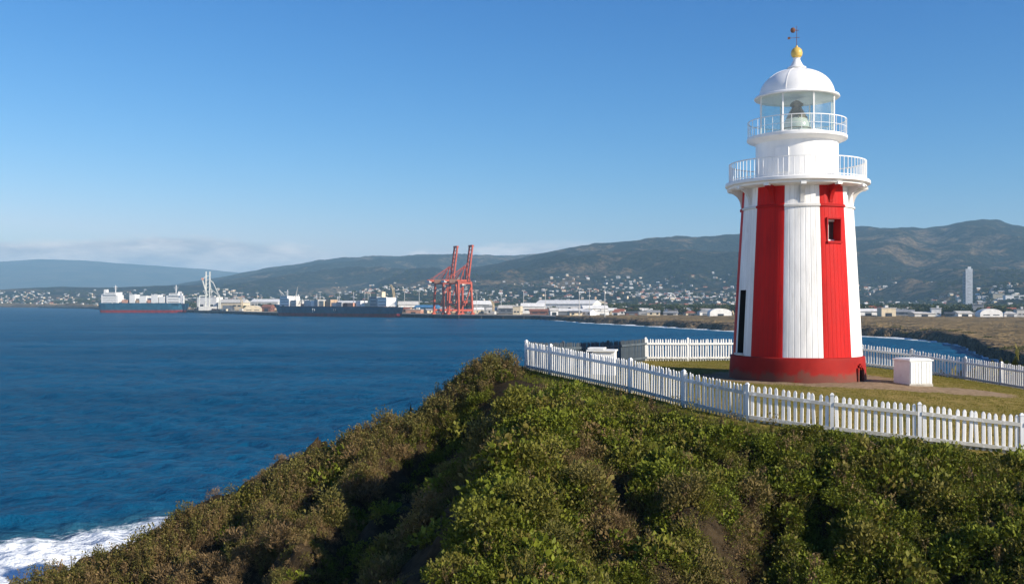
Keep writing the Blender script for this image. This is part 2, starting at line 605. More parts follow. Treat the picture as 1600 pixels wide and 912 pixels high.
def headland(x, y):
    x = np.asarray(x, float); y = np.asarray(y, float)
    ins = in_poly(x, y, POLY)
    bd = np.full(x.shape, 1e9); front = np.zeros(x.shape, bool); bx = np.zeros(x.shape); by = np.zeros(x.shape)
    n = len(POLY)
    for i in range(n):
        a, b = POLY[i], POLY[(i + 1) % n]
        d, t, s = _seg(x, y, a, b)
        m = d < bd
        bd = np.where(m, d, bd); front = np.where(m, i <= N_FRONT, front)
        bx = np.where(m, a[0] + t * (b[0] - a[0]), bx); by = np.where(m, a[1] + t * (b[1] - a[1]), by)
    ze = plateau(bx, by)
    df = bd
    fall = 0.16 * df + 0.24 * np.maximum(df - 1.2, 0) + 0.16 * np.maximum(df - 6, 0)
    zf = ze - fall
    zb = ze - 0.1 * bd - 0.75 * np.maximum(bd - 1.2, 0)
    zo = np.where(front, zf, zb)
    # left spur
    cd = np.full(x.shape, 1e9); cz = np.zeros(x.shape); side = np.zeros(x.shape)
    for i in range(len(CREST) - 1):
        a, b = CREST[i], CREST[i + 1]
        d, t, s = _seg(x, y, a[:2], b[:2])
        m = d < cd
        cd = np.where(m, d, cd); cz = np.where(m, a[2] + t * (b[2] - a[2]), cz); side = np.where(m, s, side)
    cam_side = side < 0
    zs = cz - np.where(cam_side, 0.35 * cd + 0.75 * np.maximum(cd - .9, 0), 0.35 * cd + 0.75 * np.maximum(cd - .8, 0))
    pd = np.full(x.shape, 1e9); pz = np.zeros(x.shape); ps = np.zeros(x.shape)
    for i in range(len(SPUR) - 1):
        a, b = SPUR[i], SPUR[i + 1]
        d, t, s = _seg(x, y, a[:2], b[:2])
        m = d < pd
        pd = np.where(m, d, pd); pz = np.where(m, a[2] + t * (b[2] - a[2]), pz); ps = np.where(m, s, ps)
    zp = pz - np.where(ps > 0, 0.12 * pd + 0.72 * np.maximum(pd - .9, 0), 0.22 * pd)
    k = 0.8
    zout = np.maximum(zo, zs) + np.maximum(k - np.abs(zo - zs), 0) ** 2 / (4 * k)
    right = np.minimum(zo, zp + 3.0)
    k = 0.6
    # left of the spur the fence slope no longer holds the ground up
    zo2 = np.where(ps > 0, np.minimum(zout, np.maximum(zp, zs)), zout)
    w = sstep(1.5, 4.0, bd) * (y < 40)
    zout = zout * (1 - w) + zo2 * w
    zout = np.maximum(zout, zp) + np.maximum(k - np.abs(zout - zp), 0) ** 2 / (4 * k) * (ps < 0)
    far = sstep(0.8, 3.5, np.minimum(bd, 30))
    zr, _ = rib_height(x, y)
    zout = np.where((bd > 1.2) & (y < 37), np.maximum(zout, zr), zout)
    zout = zout - gully_depth(x, y) * far
    lump = (fbm(x * .42 + 3, y * .42, 4) - .5) * 1.9 + (fbm(x * 1.25, y * 1.25 + 7, 2) - .5) * .95
    zout = zout + lump * far
    z = np.where(ins, plateau(x, y) + (fbm(x * 1.3, y * 1.3, 3) - .5) * .05 * np.clip(bd, 0, 1), zout)
    return np.maximum(z, -4.0)


def hz(x, y):
    return float(headland(np.array([x]), np.array([y]))[0])


def build_headland():
    xs = np.concatenate([np.arange(-52, -24, 1.0), np.arange(-24, 27, 0.2), np.arange(27, 62, 1.0)])
    ys = np.concatenate([np.arange(-12, 14, 1.0), np.arange(14, 51, 0.2), np.arange(51, 86, 1.0)])
    X, Y = np.meshgrid(xs, ys)
    x, y = X.ravel(), Y.ravel()
    z = headland(x, y)
    me = grid_mesh('headland', np.stack([x, y, z], -1), len(ys), len(xs), z > -3.9)
    ins = in_poly(x, y, POLY)
    attr(me, 'lawn', ins.astype(float))
    d = np.hypot(x - LH[0], y - LH[1])
    path = 1 - sstep(3.2, 4.3, d + (fbm(x, y, 3) - .5) * .8)
    # worn track from the base past the cabinet
    t1, _, _ = _seg(x, y, (11.5, 36.9), (16.6, 36.2))
    path = np.maximum(path, 1 - sstep(.75, 1.35, t1 + (fbm(x * 1.7, y * 1.7, 3) - .5) * .6))
    attr(me, 'path', np.clip(path, 0, 1) * ins)
    m = NT('headland_ground')
    co = m.coord()
    g1 = m.noise(0.35, 5, 0.6); g2 = m.noise(5.0, 5, 0.7); g3 = m.noise(34, 3, 0.7)
    lawn = m.mix(m.rng(g1, 0.33, 0.66), (0.130, 0.120, 0.017), (0.34, 0.235, 0.075))
    lawn = m.mix(m.rng(g2, 0.35, 0.7, 0, .5), lawn, (0.34, 0.25, 0.09))
    lawn = m.mix(m.rng(g3, 0.35, 0.7, 0, .5), lawn, (0.075, 0.078, 0.012))
    dirt = m.mix(m.rng(g2, 0.3, 0.7), (0.21, 0.145, 0.085), (0.34, 0.245, 0.15))
    soil = m.mix(m.rng(g2, 0.3, 0.7), (0.022, 0.016, 0.009), (0.060, 0.042, 0.022))
    pth = m.rng(m.math('ADD', m.attr('path'), m.math('MULTIPLY', m.math('SUBTRACT', g2, 0.5), 0.7)), 0.3, 0.7)
    c = m.mix(m.attr('lawn'), soil, m.mix(pth, lawn, dirt))
    m.set(color=c, rough=0.95, spec=0.1, normal=m.bump(m.math('ADD', g2, g3), 0.6, 0.05))
    o = link('headland_ground', me, m.mat)
    tag(o, 'grassy headland with a bare dirt apron round the lighthouse', 'ground', kind='structure')


build_headland()

# ------------------------------------------------------------------ far land: coast flats, hills, mountains
def U(px):
    return (np.asarray(px, float) - 800) / 1600


COAST = np.array([(-1400, 3000), (-400, 2950), (0, 2880), (140, 2400), (200, 1720), (295, 1605), (430, 1262), (620, 1152), (700, 1062), (760,1035), (835, 1010), (870, 950), (911, 850), (1042, 702), (1145, 613), (1250, 566),
                  (1342, 533), (1400, 500), (1458, 462), (1500, 415), (1530, 340), (1600, 255), (1680, 165), (1800, 110), (1950, 80), (2600, 70)], float)
RIDGES = [  # depth of the foot, depth of the ridge, silhouette (px, py)
    (1900, 5600, [(-1400, 468), (0, 462), (250, 449), (300, 440), (380, 425), (425, 417), (470, 410), (540, 401), (600, 397.5), (640, 396), (720, 397), (800, 397), (860, 394), (1000, 398), (1300, 405), (2600, 420)]),
    (1500, 3900, [(-1400, 471), (560, 471), (650, 440), (700, 424), (780, 410), (815, 402), (840, 396), (890, 385), (960, 378), (1010, 373), (1060, 368), (1110, 371), (1160, 367), (1250, 362), (1345, 354), (1400, 354), (1440, 356), (1480, 351), (1505, 346), (1530, 343), (1555, 346), (1600, 354), (1700, 360), (1900, 372), (2600, 420)]),
    (2900, 3900, [(-1400, 455), (-300, 455), (0, 452), (100, 447.5), (160, 449), (260, 446), (310, 445), (420, 452), (520, 464), (700, 472), (2600, 472)]),
]


def coast_depth(u):
    return np.interp(u, U(COAST[:, 0]), COAST[:, 1])


def land(x, y):
    u = x / y
    yc = coast_depth(u) + np.where(u > .04, (fbm(u * 60, y * 0 + 3, 4) - .5) * 26 * np.clip((u - .04) * 20, 0, 1), 0)
    d = y - yc
    sc = np.clip(y / 700, .25, 1)
    z = -3.0 + (6.4 + 0.8 * sstep(0, 300, d)) * sstep(-12 * sc, 16 * sc, d)
    rock = np.clip((u - 0.03) * 25, 0, 1) * (1 - sstep(60 * sc, 140 * sc, d)) * sstep(-14, 6, d)
    z = z + rock * (fbm(x / 13, y / 13, 4) - .45) * 3.4
    z = z + sstep(100, 400, d) * (fbm(x / 160, y / 160, 3) - .5) * 4
    for foot, top, sil in RIDGES:
        s = np.array(sil, float)
        H = CAMZ - (np.interp(u, U(s[:, 0]), s[:, 1]) - 470) / 1600 * top - 4
        H = np.maximum(H, 0)
        t = (y - foot) / (top - foot)
        p = np.where(t < 1, np.clip(t, 0, 1) ** 1.45, np.clip(1 - (t - 1) * .8, 0, 1))
        spur = 1 - np.abs(2 * fbm(x / 620 + 7, y / 900 + top, 4, .52) - 1) * 1.7
        hh = H * p + H * .72 * (spur - .72) * np.clip(t, 0, 1) * np.clip(1.03 - t, 0, 1) * 2.2
        hh = hh + (fbm(x / 110, y / 110, 5, .6) - .5) * .10 * H * np.clip(t * 2, 0, 1)
        z = np.where((t > 0) & (d > 16), np.maximum(z, z + (4 + hh - z) * sstep(16, 90, d)), z)
    return z


def build_land():
    us = np.linspace(-.74, .80, 620)
    ys = np.concatenate([np.geomspace(70, 480, 70)[:-1], np.geomspace(480, 1150, 130)[:-1], np.geomspace(1150, 7200, 190)])
    Uu, Y = np.meshgrid(us, ys)
    x, y = (Uu * Y).ravel(), Y.ravel()
    z = land(x, y)
    me = grid_mesh('coastal_hills', np.stack([x, y, z], -1), len(ys), len(us), z > -2.9)
    d = y - coast_depth(x / y)
    attr(me, 'inland', d)
    m = NT('coastal_land')
    co = m.coord()
    big = m.noise(0.0022, 6, 0.62); mid = m.noise(0.012, 6, 0.66); fine = m.noise(0.055, 5, 0.7); scrub = m.noise(0.16, 4, 0.7)
    wood = m.mix(m.rng(fine, 0.38, 0.66), (0.007, 0.011, 0.007), (0.040, 0.042, 0.022))
    dry = m.mix(m.rng(fine, 0.3, 0.7), (0.085, 0.062, 0.034), (0.27, 0.185, 0.10))
    hill = m.mix(m.rng(m.math('ADD', m.math('MULTIPLY', big, .55), m.math('MULTIPLY', mid, .55)), 0.56, 0.65, 0, .95), wood, dry)
    field = m.mix(m.rng(mid, 0.35, 0.65), (0.22, 0.150, 0.066), (0.31, 0.215, 0.10))
    field = m.mix(m.rng(scrub, 0.5, 0.7, 0, .45), field, (0.10, 0.08, 0.036))
    rock = m.mix(m.rng(scrub, 0.35, 0.65), (0.035, 0.027, 0.02), (0.20, 0.145, 0.085))
    ind = m.attr('inland')
    rk = m.rng(m.math('ADD', ind, m.math('MULTIPLY', m.math('SUBTRACT', mid, .5), 190.0)), 20, 75, 1, 0)
    flat = m.mix(rk, field, rock)
    sp = m.N.new('ShaderNodeSeparateXYZ'); m.L.new(co, sp.inputs[0])
    tree = m.N.new('ShaderNodeTexVoronoi'); tree.inputs['Scale'].default_value = 0.055; m.L.new(co, tree.inputs['Vector'])
    hill = m.mix(m.rng(tree.outputs['Distance'], 0.15, 0.6, .75, 0), hill, (0.006, 0.010, 0.006))
    up = m.rng(m.math('ADD', sp.outputs['Z'], m.math('MULTIPLY', m.math('SUBTRACT', mid, .5), 8.0)), 7.0, 15.0)
    c = m.mix(up, flat, hill)
    m.set(color=c, rough=0.95, spec=0.05, normal=m.bump(m.math('ADD', m.math('MULTIPLY', mid, 1.5), fine), 1.0, 22.0))
    tag(link('coastal_hills', me, m.mat), 'dry coastal flats rising to dark wooded hills', 'hills', kind='structure')


build_land()


def build_mountains():
    sil = np.array([(-2600, 440), (-900, 425), (-300, 414), (0, 409), (60, 405), (130, 407), (180, 411), (230, 414), (270, 417), (320, 420), (370, 425), (420, 434), (480, 446), (600, 460), (900, 466), (2600, 466)], float)
    D = 10500.0
    us = np.linspace(-1.05, .9, 420)
    ys = np.linspace(7300, 12800, 44)
    Uu, Y = np.meshgrid(us, ys)
    x, y, u = (Uu * Y).ravel(), Y.ravel(), Uu.ravel()
    H = CAMZ - (np.interp(u, U(sil[:, 0]), sil[:, 1]) - 470) / 1600 * D
    t = (y - 7300) / (D - 7300)
    p = np.where(t < 1, np.clip(t, 0, 1) ** 1.3, np.clip(1 - (t - 1) * 1.1, -.1, 1))
    z = H * p * (1 + (fbm(x / 1500, y / 1500, 4) - .5) * .5 * np.clip(t, 0, 1) * np.clip(1.02 - t, 0, 1) * 3) + (fbm(x / 150, y / 150, 3) - .5) * 10 * np.clip(t, 0, 1)
    z = np.where(t <= 0, -4, z)
    me = grid_mesh('far_mountains', np.stack([x, y, z], -1), len(ys), len(us))
    m = NT('far_mountain_slopes')
    m.set(color=m.mix(m.rng(m.noise(0.004, 6, .6), .35, .65), (0.03, 0.036, 0.022), (0.09, 0.08, 0.05)), rough=0.95, spec=0.05)
    tag(link('far_mountains', me, m.mat), 'long blue mountain ridge across the bay', 'mountains', kind='structure')


build_mountains()


# ------------------------------------------------------------------ the sea
def build_sea():
    r = np.geomspace(30, 1500, 900)
    r = np.concatenate([r, np.geomspace(1530, 13000, 60)])
    th = np.concatenate([np.linspace(-62, -33, 20)[:-1], np.linspace(-33, 7, 480)[:-1], np.linspace(7, 62, 150)]) * math.pi / 180
    Th, Rr = np.meshgrid(th, r)
    x, y = (Rr * np.sin(Th)).ravel(), (Rr * np.cos(Th)).ravel()
    rr = Rr.ravel()
    z = np.zeros_like(x)
    g = np.random.default_rng(21)
    sp = np.maximum(rr * .0045, .05)
    for i in range(46):
        lam = 1.5 * (26 / 1.5) ** (i / 45.0)
        a = rad(g.normal(248, 42 if lam < 9 else 20))
        amp = .0155 * lam ** .55 * g.uniform(.6, 1.2)
        k = 2 * math.pi / lam
        fade = sstep(2.2, 5.0, lam / sp)
        ph = k * (x * math.cos(a) + y * math.sin(a)) + g.uniform(0, 6.28)
        z += amp * fade * (np.sin(ph) + .22 * np.cos(2 * ph))
    z *= .55 + .9 * fbm(x / 55, y / 55, 3)
    # surf: beside the bluff and along the far shore
    u = x / np.maximum(y, 1)
    s = (x + 40) * -.61 + (y - 81) * .79
    near = sstep(3, -9, s) * (rr < 140)
    dc = coast_depth(u) - y
    w = np.clip(coast_depth(u) * .075, 14, 56)
    far = (u > -.02) * sstep(0, .06, u + .02) * (dc > -60) * (1 - sstep(.1, 1.0, dc / w))
    foam = np.maximum(near, far * .95)
    z += near * (fbm(x / 2.2, y / 2.2, 4) - .4) * .9
    z += .5 * np.exp(-((s - 1.0 + 3 * (fbm(x / 9, y / 9, 2) - .5)) / 2.4) ** 2) * (rr < 140)
    me = grid_mesh('sea', np.stack([x, y, z], -1), len(r), len(th))
    attr(me, 'foam', foam)
    m = NT('sea_water')
    co = m.coord()
    n1 = m.noise(0.95, 6, 0.66, stretch=(.8, 1.25, 1)); n2 = m.noise(0.17, 5, 0.6, stretch=(.6, 1.6, 1)); n3 = m.noise(0.010, 4, 0.55, stretch=(.35, 1.6, 1))
    deep = m.mix(m.rng(n3, .35, .68), (0.0025, 0.062, 0.132), (0.0035, 0.082, 0.168))
    f = m.attr('foam')
    lace = m.noise(0.42, 8, 0.68, stretch=(.8, 1.5, 1)); lace2 = m.noise(1.7, 6, 0.7)
    fsum = m.math('ADD', m.math('MULTIPLY', f, .72), m.math('ADD', m.math('MULTIPLY', lace, .7), m.math('MULTIPLY', lace2, .30)))
    fm = m.rng(fsum, .97, 1.19)
    fm = m.math('MULTIPLY', fm, m.rng(f, 0.02, .2))
    churn = m.mix(m.rng(f, 0.05, .9, 0, .75), deep, (0.035, 0.13, 0.17))
    col = m.mix(fm, churn, (0.80, 0.83, 0.84))
    st = (.62, 1.15, 1)
    bm = m.bump(m.noise(.045, 3, .5, stretch=st), 1.0, 2.2, m.bump(m.noise(.13, 3, .55, stretch=st), 1.0, 1.25, m.bump(m.noise(.40, 4, .62, stretch=(.85, 1.1, 1)), 1.0, 0.95, m.bump(n1, 0.9, 0.32))))
    m.set(color=col, rough=0.85, spec=0.0, normal=bm)
    gl = m.N.new('ShaderNodeBsdfGlossy'); gl.inputs['Roughness'].default_value = 0.16
    m.L.new(bm, gl.inputs['Normal'])
    lw = m.N.new('ShaderNodeLayerWeight'); m.L.new(bm, lw.inputs['Normal'])
    fr = m.math('MULTIPLY_ADD', m.math('POWER', lw.outputs['Facing'], 4.0), m.rng(n3, .3, .7, .20, .33), 0.02)
    fr = m.math('MULTIPLY', fr, m.math('SUBTRACT', 1.0, fm))
    ms = m.N.new('ShaderNodeMixShader')
    m.L.new(fr, ms.inputs[0]); m.L.new(m.b.outputs[0], ms.inputs[1]); m.L.new(gl.outputs[0], ms.inputs[2])
    m.L.new(ms.outputs[0], m.out.inputs['Surface'])
    tag(link('sea', me, m.mat), 'deep blue wind-rippled sea with surf below the bluff', 'sea', kind='structure')


build_sea()

# ------------------------------------------------------------------ the lighthouse
def build_lighthouse():
    cx, cy = LH
    g = 15.0
    f = Vector((-cx, -cy, 0)).normalized()
    az0 = math.atan2(f.y, f.x)                    # towards the viewer
    root = empty('lighthouse', (cx, cy, g))
    tag(root, 'round red and white striped lighthouse with white lantern dome and two railed galleries', 'lighthouse')

    def A(deg):                                   # degrees to the right of the viewer's side
        return az0 + rad(deg)

    def pol(rho, deg, z):
        return (rho * math.cos(A(deg)), rho * math.sin(A(deg)), z)

    def R(z):                                     # shaft radius at height z above the ground
        t = (z - .9) / 5.7
        return 2.44 - .33 * t + .03 * (t * t - t) * -1

    # plinth
    b = MB()
    nb = 96
    prof = [(0.0, -.25), (2.60, -.25), (2.585, .1), (2.56, .5), (2.535, .84), (2.52, .885), (2.40, .905), (2.2, .905)]
    niche = (58.0, 67.0, .02, .60)
    angs = sorted(set([i * 360 / nb - 180 for i in range(nb)] + [58.0, 60.25, 62.5, 64.75, 67.0]))
    zs = [-.25, .02, .15, .30, .42, .52, .60, .72, .84, .885]

    def rb(z):
        return float(np.interp(z, [-.25, .1, .5, .84, .885], [2.60, 2.585, 2.56, 2.535, 2.52]))
    vi = {}
    V, Fc = [], []
    for j, z in enumerate(zs):
        for i, a in enumerate(angs):
            vi[i, j] = len(V); V.append(pol(rb(z), a, z))
    na = len(angs)
    for j in range(len(zs) - 1):
        for i in range(na):
            i2 = (i + 1) % na
            a0, a1 = angs[i], angs[i2] if i2 else 180
            if a0 >= 58 - .01 and a1 <= 67.01 and zs[j] >= .01 and zs[j + 1] <= .61:
                am = (a0 + a1) / 2; zm = (zs[j] + zs[j + 1]) / 2
                if zm < .42 or abs(am - 62.5) < 2.3:
                    continue
            Fc.append((vi[i, j], vi[i2, j], vi[i2, j + 1], vi[i, j + 1]))
    b.add(V, Fc)
    b.lathe([(2.52, .885), (2.44, .907), (2.1, .907)], 96)
    plinth = b.build('plinth', M['base_red'], root, smooth=True)
    n = MB()                                      # dark drain niche in the plinth
    c0 = pol(2.30, 62.5, .28)
    n.box(c0, (.36, .50, .72), A(62.5))
    n.build('drain_niche', M['void'], plinth)
    mb = MB()
    for i in range(5):
        a = 58 + i * 2.25
        zz = .47 + .15 * math.sin(math.pi * i / 4)
        mb.box(pol(2.585, a, zz), (.10, .11, .07), A(a))
    mb.box(pol(2.60, 57.4, .22), (.10, .07, .5), A(57.4)); mb.box(pol(2.60, 67.6, .22), (.10, .07, .5), A(67.6))
    mb.build('niche_surround', M['base_red'], plinth)

    # shaft: twelve tapering painted panels
    z0, z1 = .9, 7.36
    bnd = [-71, -43.5, -12, 23, 54, 92, 131.4, 170.8, 210.2, 249.6, 289]
    PAN = [(bnd[k], bnd[k + 1] - bnd[k], k % 2 == 1) for k in range(10)]
    for k in range(10):
        a0, da, red = PAN[k]
        hole = None
        if k == 3:
            hole = (a0 + 7.5, a0 + 22.5, 5.22, 6.04)          # window
        if k == 0:
            hole = (-65.5, -54.0, 1.0, 3.42)                  # doorway
        al = sorted(set([a0 + i * da / 12 for i in range(13)] + (list(hole[:2]) if hole else [])))
        zl = sorted(set(list(np.linspace(z0, z1, 25)) + (list(hole[2:]) if hole else [])))
        V, Fc, bd = [], [], []
        for z in zl:
            for a in al:
                e = .012 if (a == al[0] or a == al[-1]) else 0
                V.append(pol(R(z) - e, a, z))
                bd.append(0)
        w = len(al)
        for j in range(len(zl) - 1):
            for i in range(w - 1):
                if hole and al[i] >= hole[0] - 1e-6 and al[i + 1] <= hole[1] + 1e-6 and zl[j] >= hole[2] - 1e-6 and zl[j + 1] <= hole[3] + 1e-6:
                    continue
                Fc.append((j * w + i, j * w + i + 1, (j + 1) * w + i + 1, (j + 1) * w + i))
        mb = MB().add(V, Fc)
        me = mb.mesh('shaft_panel', True, 60)
        # distance to the nearest board joint, seven boards a panel, per corner
        at = me.attributes.new('board', 'FLOAT', 'CORNER')
        li = np.zeros(len(me.loops), np.int32); me.loops.foreach_get('vertex_index', li)
        at.data.foreach_set('value', np.array([((al[i % w] - a0) / da * 7) for i in li], np.float32))
        p = link('shaft_panel', me, M['shaft_red'] if red else M['shaft_white'], root)
        p['label'] = ('red' if red else 'white') + ' painted shaft stripe'
        if hole:
            h0, h1, w0, w1 = hole
            am = (h0 + h1) / 2
            q = MB()
            dep = .34
            for (za, aa, zb, ab) in ((w0, h0, w1, h0), (w1, h1, w0, h1), (w1, h0, w1, h1), (w0, h1, w0, h0)):
                q.add([pol(R(za), aa, za), pol(R(zb), ab, zb), pol(R(zb) - dep, ab, zb), pol(R(za) - dep, aa, za)], [(0, 1, 2, 3)])
            q.build('reveal', M['shaft_red'] if red else M['void'], p)
            if k == 3:
                s = MB()
                ww = math.radians(h1 - h0) * R(w0)
                for (aa, zz, sx, szz) in ((h0 - .6, (w0 + w1) / 2, .045, w1 - w0 + .1), (h1 + .6, (w0 + w1) / 2, .045, w1 - w0 + .1), (am, w1 + .03, ww + .01, .06), (am, w0 - .04, ww + .10, .08)):
                    s.box(pol(R(zz) + .005, aa, zz), (.085, sx, szz), A(aa))
                s.build('window_frame', M['shaft_red'], p)
                MB().box(pol(R(5.6) - dep, am, (w0 + w1) / 2), (.02, ww * .92, w1 - w0 + .05), A(am)).build('window_pane', M['pane'], p)
                sash = MB()
                rr_ = R(5.6) - dep + .03
                sash.box(pol(rr_, am - 1.2, (w0 + w1) / 2), (.04, .045, w1 - w0), A(am))
                sash.box(pol(rr_, h0 + 1.0, (w0 + w1) / 2), (.04, .06, w1 - w0), A(am))
                sash.box(pol(rr_, am, w0 + .04), (.04, ww * .95, .07), A(am)); sash.box(pol(rr_, am, w1 - .04), (.04, ww * .95, .07), A(am))
                sash.build('window_sash', M['white'], p)
            else:
                MB().box(pol(R(2) - dep - .03, am, (w0 + w1) / 2), (.05, .62, w1 - w0 + .1), A(am)).build('door', M['void'], p)
                s = MB()
                s.box(pol(R(1.0) + .02, am, w0 - .03), (.16, .60, .07), A(am))
                s.build('door_step', M['shaft_white'], p)

    # band under the gallery, brackets, gallery
    for a0, da, red in PAN:
        mat = M['shaft_red'] if red else M['shaft_white']
        V, Fc = [], []
        rz = R(6.56)
        pr = [(rz - .02, 6.50), (rz + .055, 6.515), (rz + .055, 6.585), (rz - .02, 6.62)]
        for i in range(9):
            for r_, z_ in pr:
                V.append(pol(r_, a0 + i * da / 8, z_))
        for i in range(8):
            for j in range(3):
                Fc.append((i * 4 + j, (i + 1) * 4 + j, (i + 1) * 4 + j + 1, i * 4 + j + 1))
        MB().add(V, Fc).build('band', mat, root, smooth=True, angle=30)
    for k in range(12):
        am = 5.5 + 30 * k
        mat = M['shaft_red'] if k in (1, 11, 5, 7) else M['shaft_white']
        rs = R(6.9)
        pts = [(rs - .05, 7.36), (rs + .52, 7.36), (rs + .52, 7.26)]
        for i in range(9):
            t = i / 8
            ang = math.pi / 2 * t
            pts.append((rs + .50 - .46 * math.sin(ang) ** 1.0, 7.24 - .58 * (1 - math.cos(ang))))
        pts += [(rs - .05, 6.64)]
        V = []
        hw = .075
        rt = (-math.sin(A(am)), math.cos(A(am)))
        for s_ in (-1, 1):
            for r_, z_ in pts:
                x, y, z = pol(r_, am, z_)
                V.append((x + rt[0] * hw * s_, y + rt[1] * hw * s_, z))
        m_ = len(pts)
        Fc = [tuple(range(m_))[::-1], tuple(range(m_, 2 * m_))] + [(i, (i + 1) % m_, m_ + (i + 1) % m_, m_ + i) for i in range(m_)]
        br = MB().add(V, Fc).build('bracket', mat, root)
        MB().box(pol(rs + .47, am, 7.33), (.2, .19, .1), A(am)).build('bracket_cap', M['white'], br)
    ga = MB().lathe([(2.05, 7.30), (2.58, 7.345), (2.60, 7.36), (2.60, 7.43), (2.71, 7.45), (2.735, 7.47), (2.735, 7.57), (2.71, 7.60), (1.4, 7.62)], 96)
    ga.build('main_gallery', M['white'], root, smooth=True)

    def railing(name, rho, zb, h, nbal, rings, rb_):
        rl = MB()
        for zz, t in rings:
            rl.ring(rho, zb + zz, t, t, 72)
        p = rl.build(name, M['white'], root, smooth=True)
        me = MB().tube((0, 0, 0), (0, 0, h), rb_, n=6).mesh('baluster', True)
        me.materials.append(M['white'])
        for i in range(nbal):
            link('baluster', me, None, p, pol(rho, (i + .5) * 360 / nbal, zb))

    railing('gallery_railing', 2.58, 7.61, .72, 84, ((.72, .036), (.07, .024)), .0145)
    # watch room
    wr = MB().lathe([(1.56, 7.60), (1.565, 8.0), (1.56, 9.10), (1.60, 9.12), (1.66, 9.14), (1.86, 9.22), (1.90, 9.25), (1.90, 9.345), (1.88, 9.36), (1.3, 9.37)], 72)
    wr.build('watch_room', M['white'], root, smooth=True)
    hatch = MB()
    hatch.box(pol(1.565, -20, 8.35), (.05, .52, .95), A(-20))
    hatch.build('hatch_door', M['white'], root)
    railing('lantern_railing', 1.86, 9.36, .62, 32, ((.62, .028), (.31, .012)), .011)

    # octagonal lantern: sill, eight panes, eight mullions
    rl = 1.47
    av = [-20 + 45 * k for k in range(8)]
    s = MB()
    V = []
    for z, r_ in ((9.36, rl + .04), (9.47, rl + .04), (9.47, rl - .06), (9.36, rl - .06)):
        for a in av:
            V.append(pol(r_, a, z))
    s.add(V, [(j * 8 + i, j * 8 + (i + 1) % 8, ((j + 1) % 4) * 8 + (i + 1) % 8, ((j + 1) % 4) * 8 + i) for j in range(4) for i in range(8)])
    s.build('lantern_sill', M['white'], root)
    for k in range(8):
        MB().beam(pol(rl, av[k], 9.40), pol(rl, av[k], 10.95), .036, .05).build('mullion', M['white'], root)
        a, c = Vector(pol(rl - .01, av[k], 0)), Vector(pol(rl - .01, av[(k + 1) % 8], 0))
        mid = (a + c) / 2
        wd = (c - a).length - .03
        ang = math.atan2(mid.y, mid.x)
        MB().box((mid.x, mid.y, 10.19), (.012, wd, 1.46), ang).build('lantern_pane', M['glass'], root)
    # dome
    pr = [(0.0, 10.93), (1.40, 10.90), (1.54, 10.86), (1.60, 10.87), (1.625, 10.90), (1.60, 10.955), (1.52, 10.985), (1.44, 11.01)]
    for i in range(1, 17):
        t = math.pi / 2 * i / 16
        pr.append((max(.32, 1.425 * math.cos(t)), 11.01 + 1.04 * math.sin(t)))
    pr += [(.36, 12.07), (.36, 12.10), (.28, 12.13), (.20, 12.25), (.13, 12.40), (.12, 12.45), (.16, 12.47), (0, 12.48)]
    dome = MB().lathe(pr, 72).build('dome', M['white'], root, smooth=True, angle=28)
    for k in range(8):
        a = av[k] + 4
        sm = MB()
        for i in range(10):
            t0, t1 = math.pi / 2 * (i / 10) * .86, math.pi / 2 * ((i + 1) / 10) * .86
            sm.beam(pol(1.427 * math.cos(t0), a, 11.012 + 1.043 * math.sin(t0)), pol(1.427 * math.cos(t1), a, 11.012 + 1.043 * math.sin(t1)), .03, .012)
        sm.build('seam', M['white'], dome)
    ball = MB().lathe([(0, 12.47), (.12, 12.48), (.20, 12.55), (.225, 12.66), (.20, 12.78), (.13, 12.86), (.05, 12.90), (.035, 12.96), (0, 12.97)], 32)
    ball.build('gilded_ball', M['gold'], root, smooth=True)
    v = MB()
    v.tube((0, 0, 12.95), (0, 0, 13.72), .012, .009, 6)
    e = Vector(pol(1, 90, 0))
    v.beam(Vector((0, 0, 13.27)) - e * .30, Vector((0, 0, 13.27)) + e * .12, .014)
    v.beam(Vector((0, 0, 13.27)) - Vector(pol(.2, 0, 0)), Vector((0, 0, 13.27)) + Vector(pol(.2, 0, 0)), .014)
    vane = v.build('weather_vane', M['rust'], root)
    t = MB()
    t.lathe([(0, -.11), (.07, -.08), (.105, 0), (.07, .08), (0, .11)], 14, tuple(Vector((0, 0, 13.57)) - e * .14))
    t.beam(Vector((0, 0, 13.57)) - e * .14, Vector((0, 0, 13.55)) + e * .08, .02)
    t.build('vane_tail', M['rust'], vane, smooth=True)
    t = MB()
    t.beam(Vector((0, 0, 13.27)) - e * .34, Vector((0, 0, 13.27)) - e * .24, .012, .09)
    t.build('vane_letter', M['rust'], vane)
    # the lamp inside
    lens = MB().lathe([(0, 9.40), (.42, 9.40), (.50, 9.50), (.54, 9.70), (.52, 9.90), (.44, 10.06), (.33, 10.14), (0, 10.16)], 28)
    lens = lens.build('lens', M['crystal'], root, smooth=True)
    h = MB().lathe([(.37, 10.10), (.39, 10.15), (.36, 10.22), (.29, 10.36), (.20, 10.50), (.18, 10.57), (.25, 10.60), (.25, 10.68), (.15, 10.77), (.06, 10.82), (0, 10.83)], 24)
    h.build('lamp_hood', M['brass'], lens, smooth=True)
    w = MB()
    for i in range(6):
        a = i * 60 + 10
        w.tube(pol(.57, a, 9.40), pol(.40, a, 10.16), .018, n=6)
    w.ring(.555, 9.70, .03, .03, 24)
    w.build('lens_cage', M['brass'], lens)
    MB().lathe([(0, 9.38), (1.3, 9.38), (1.3, 9.40), (0, 9.40)], 24).build('lantern_floor', M['white'], root)


build_lighthouse()


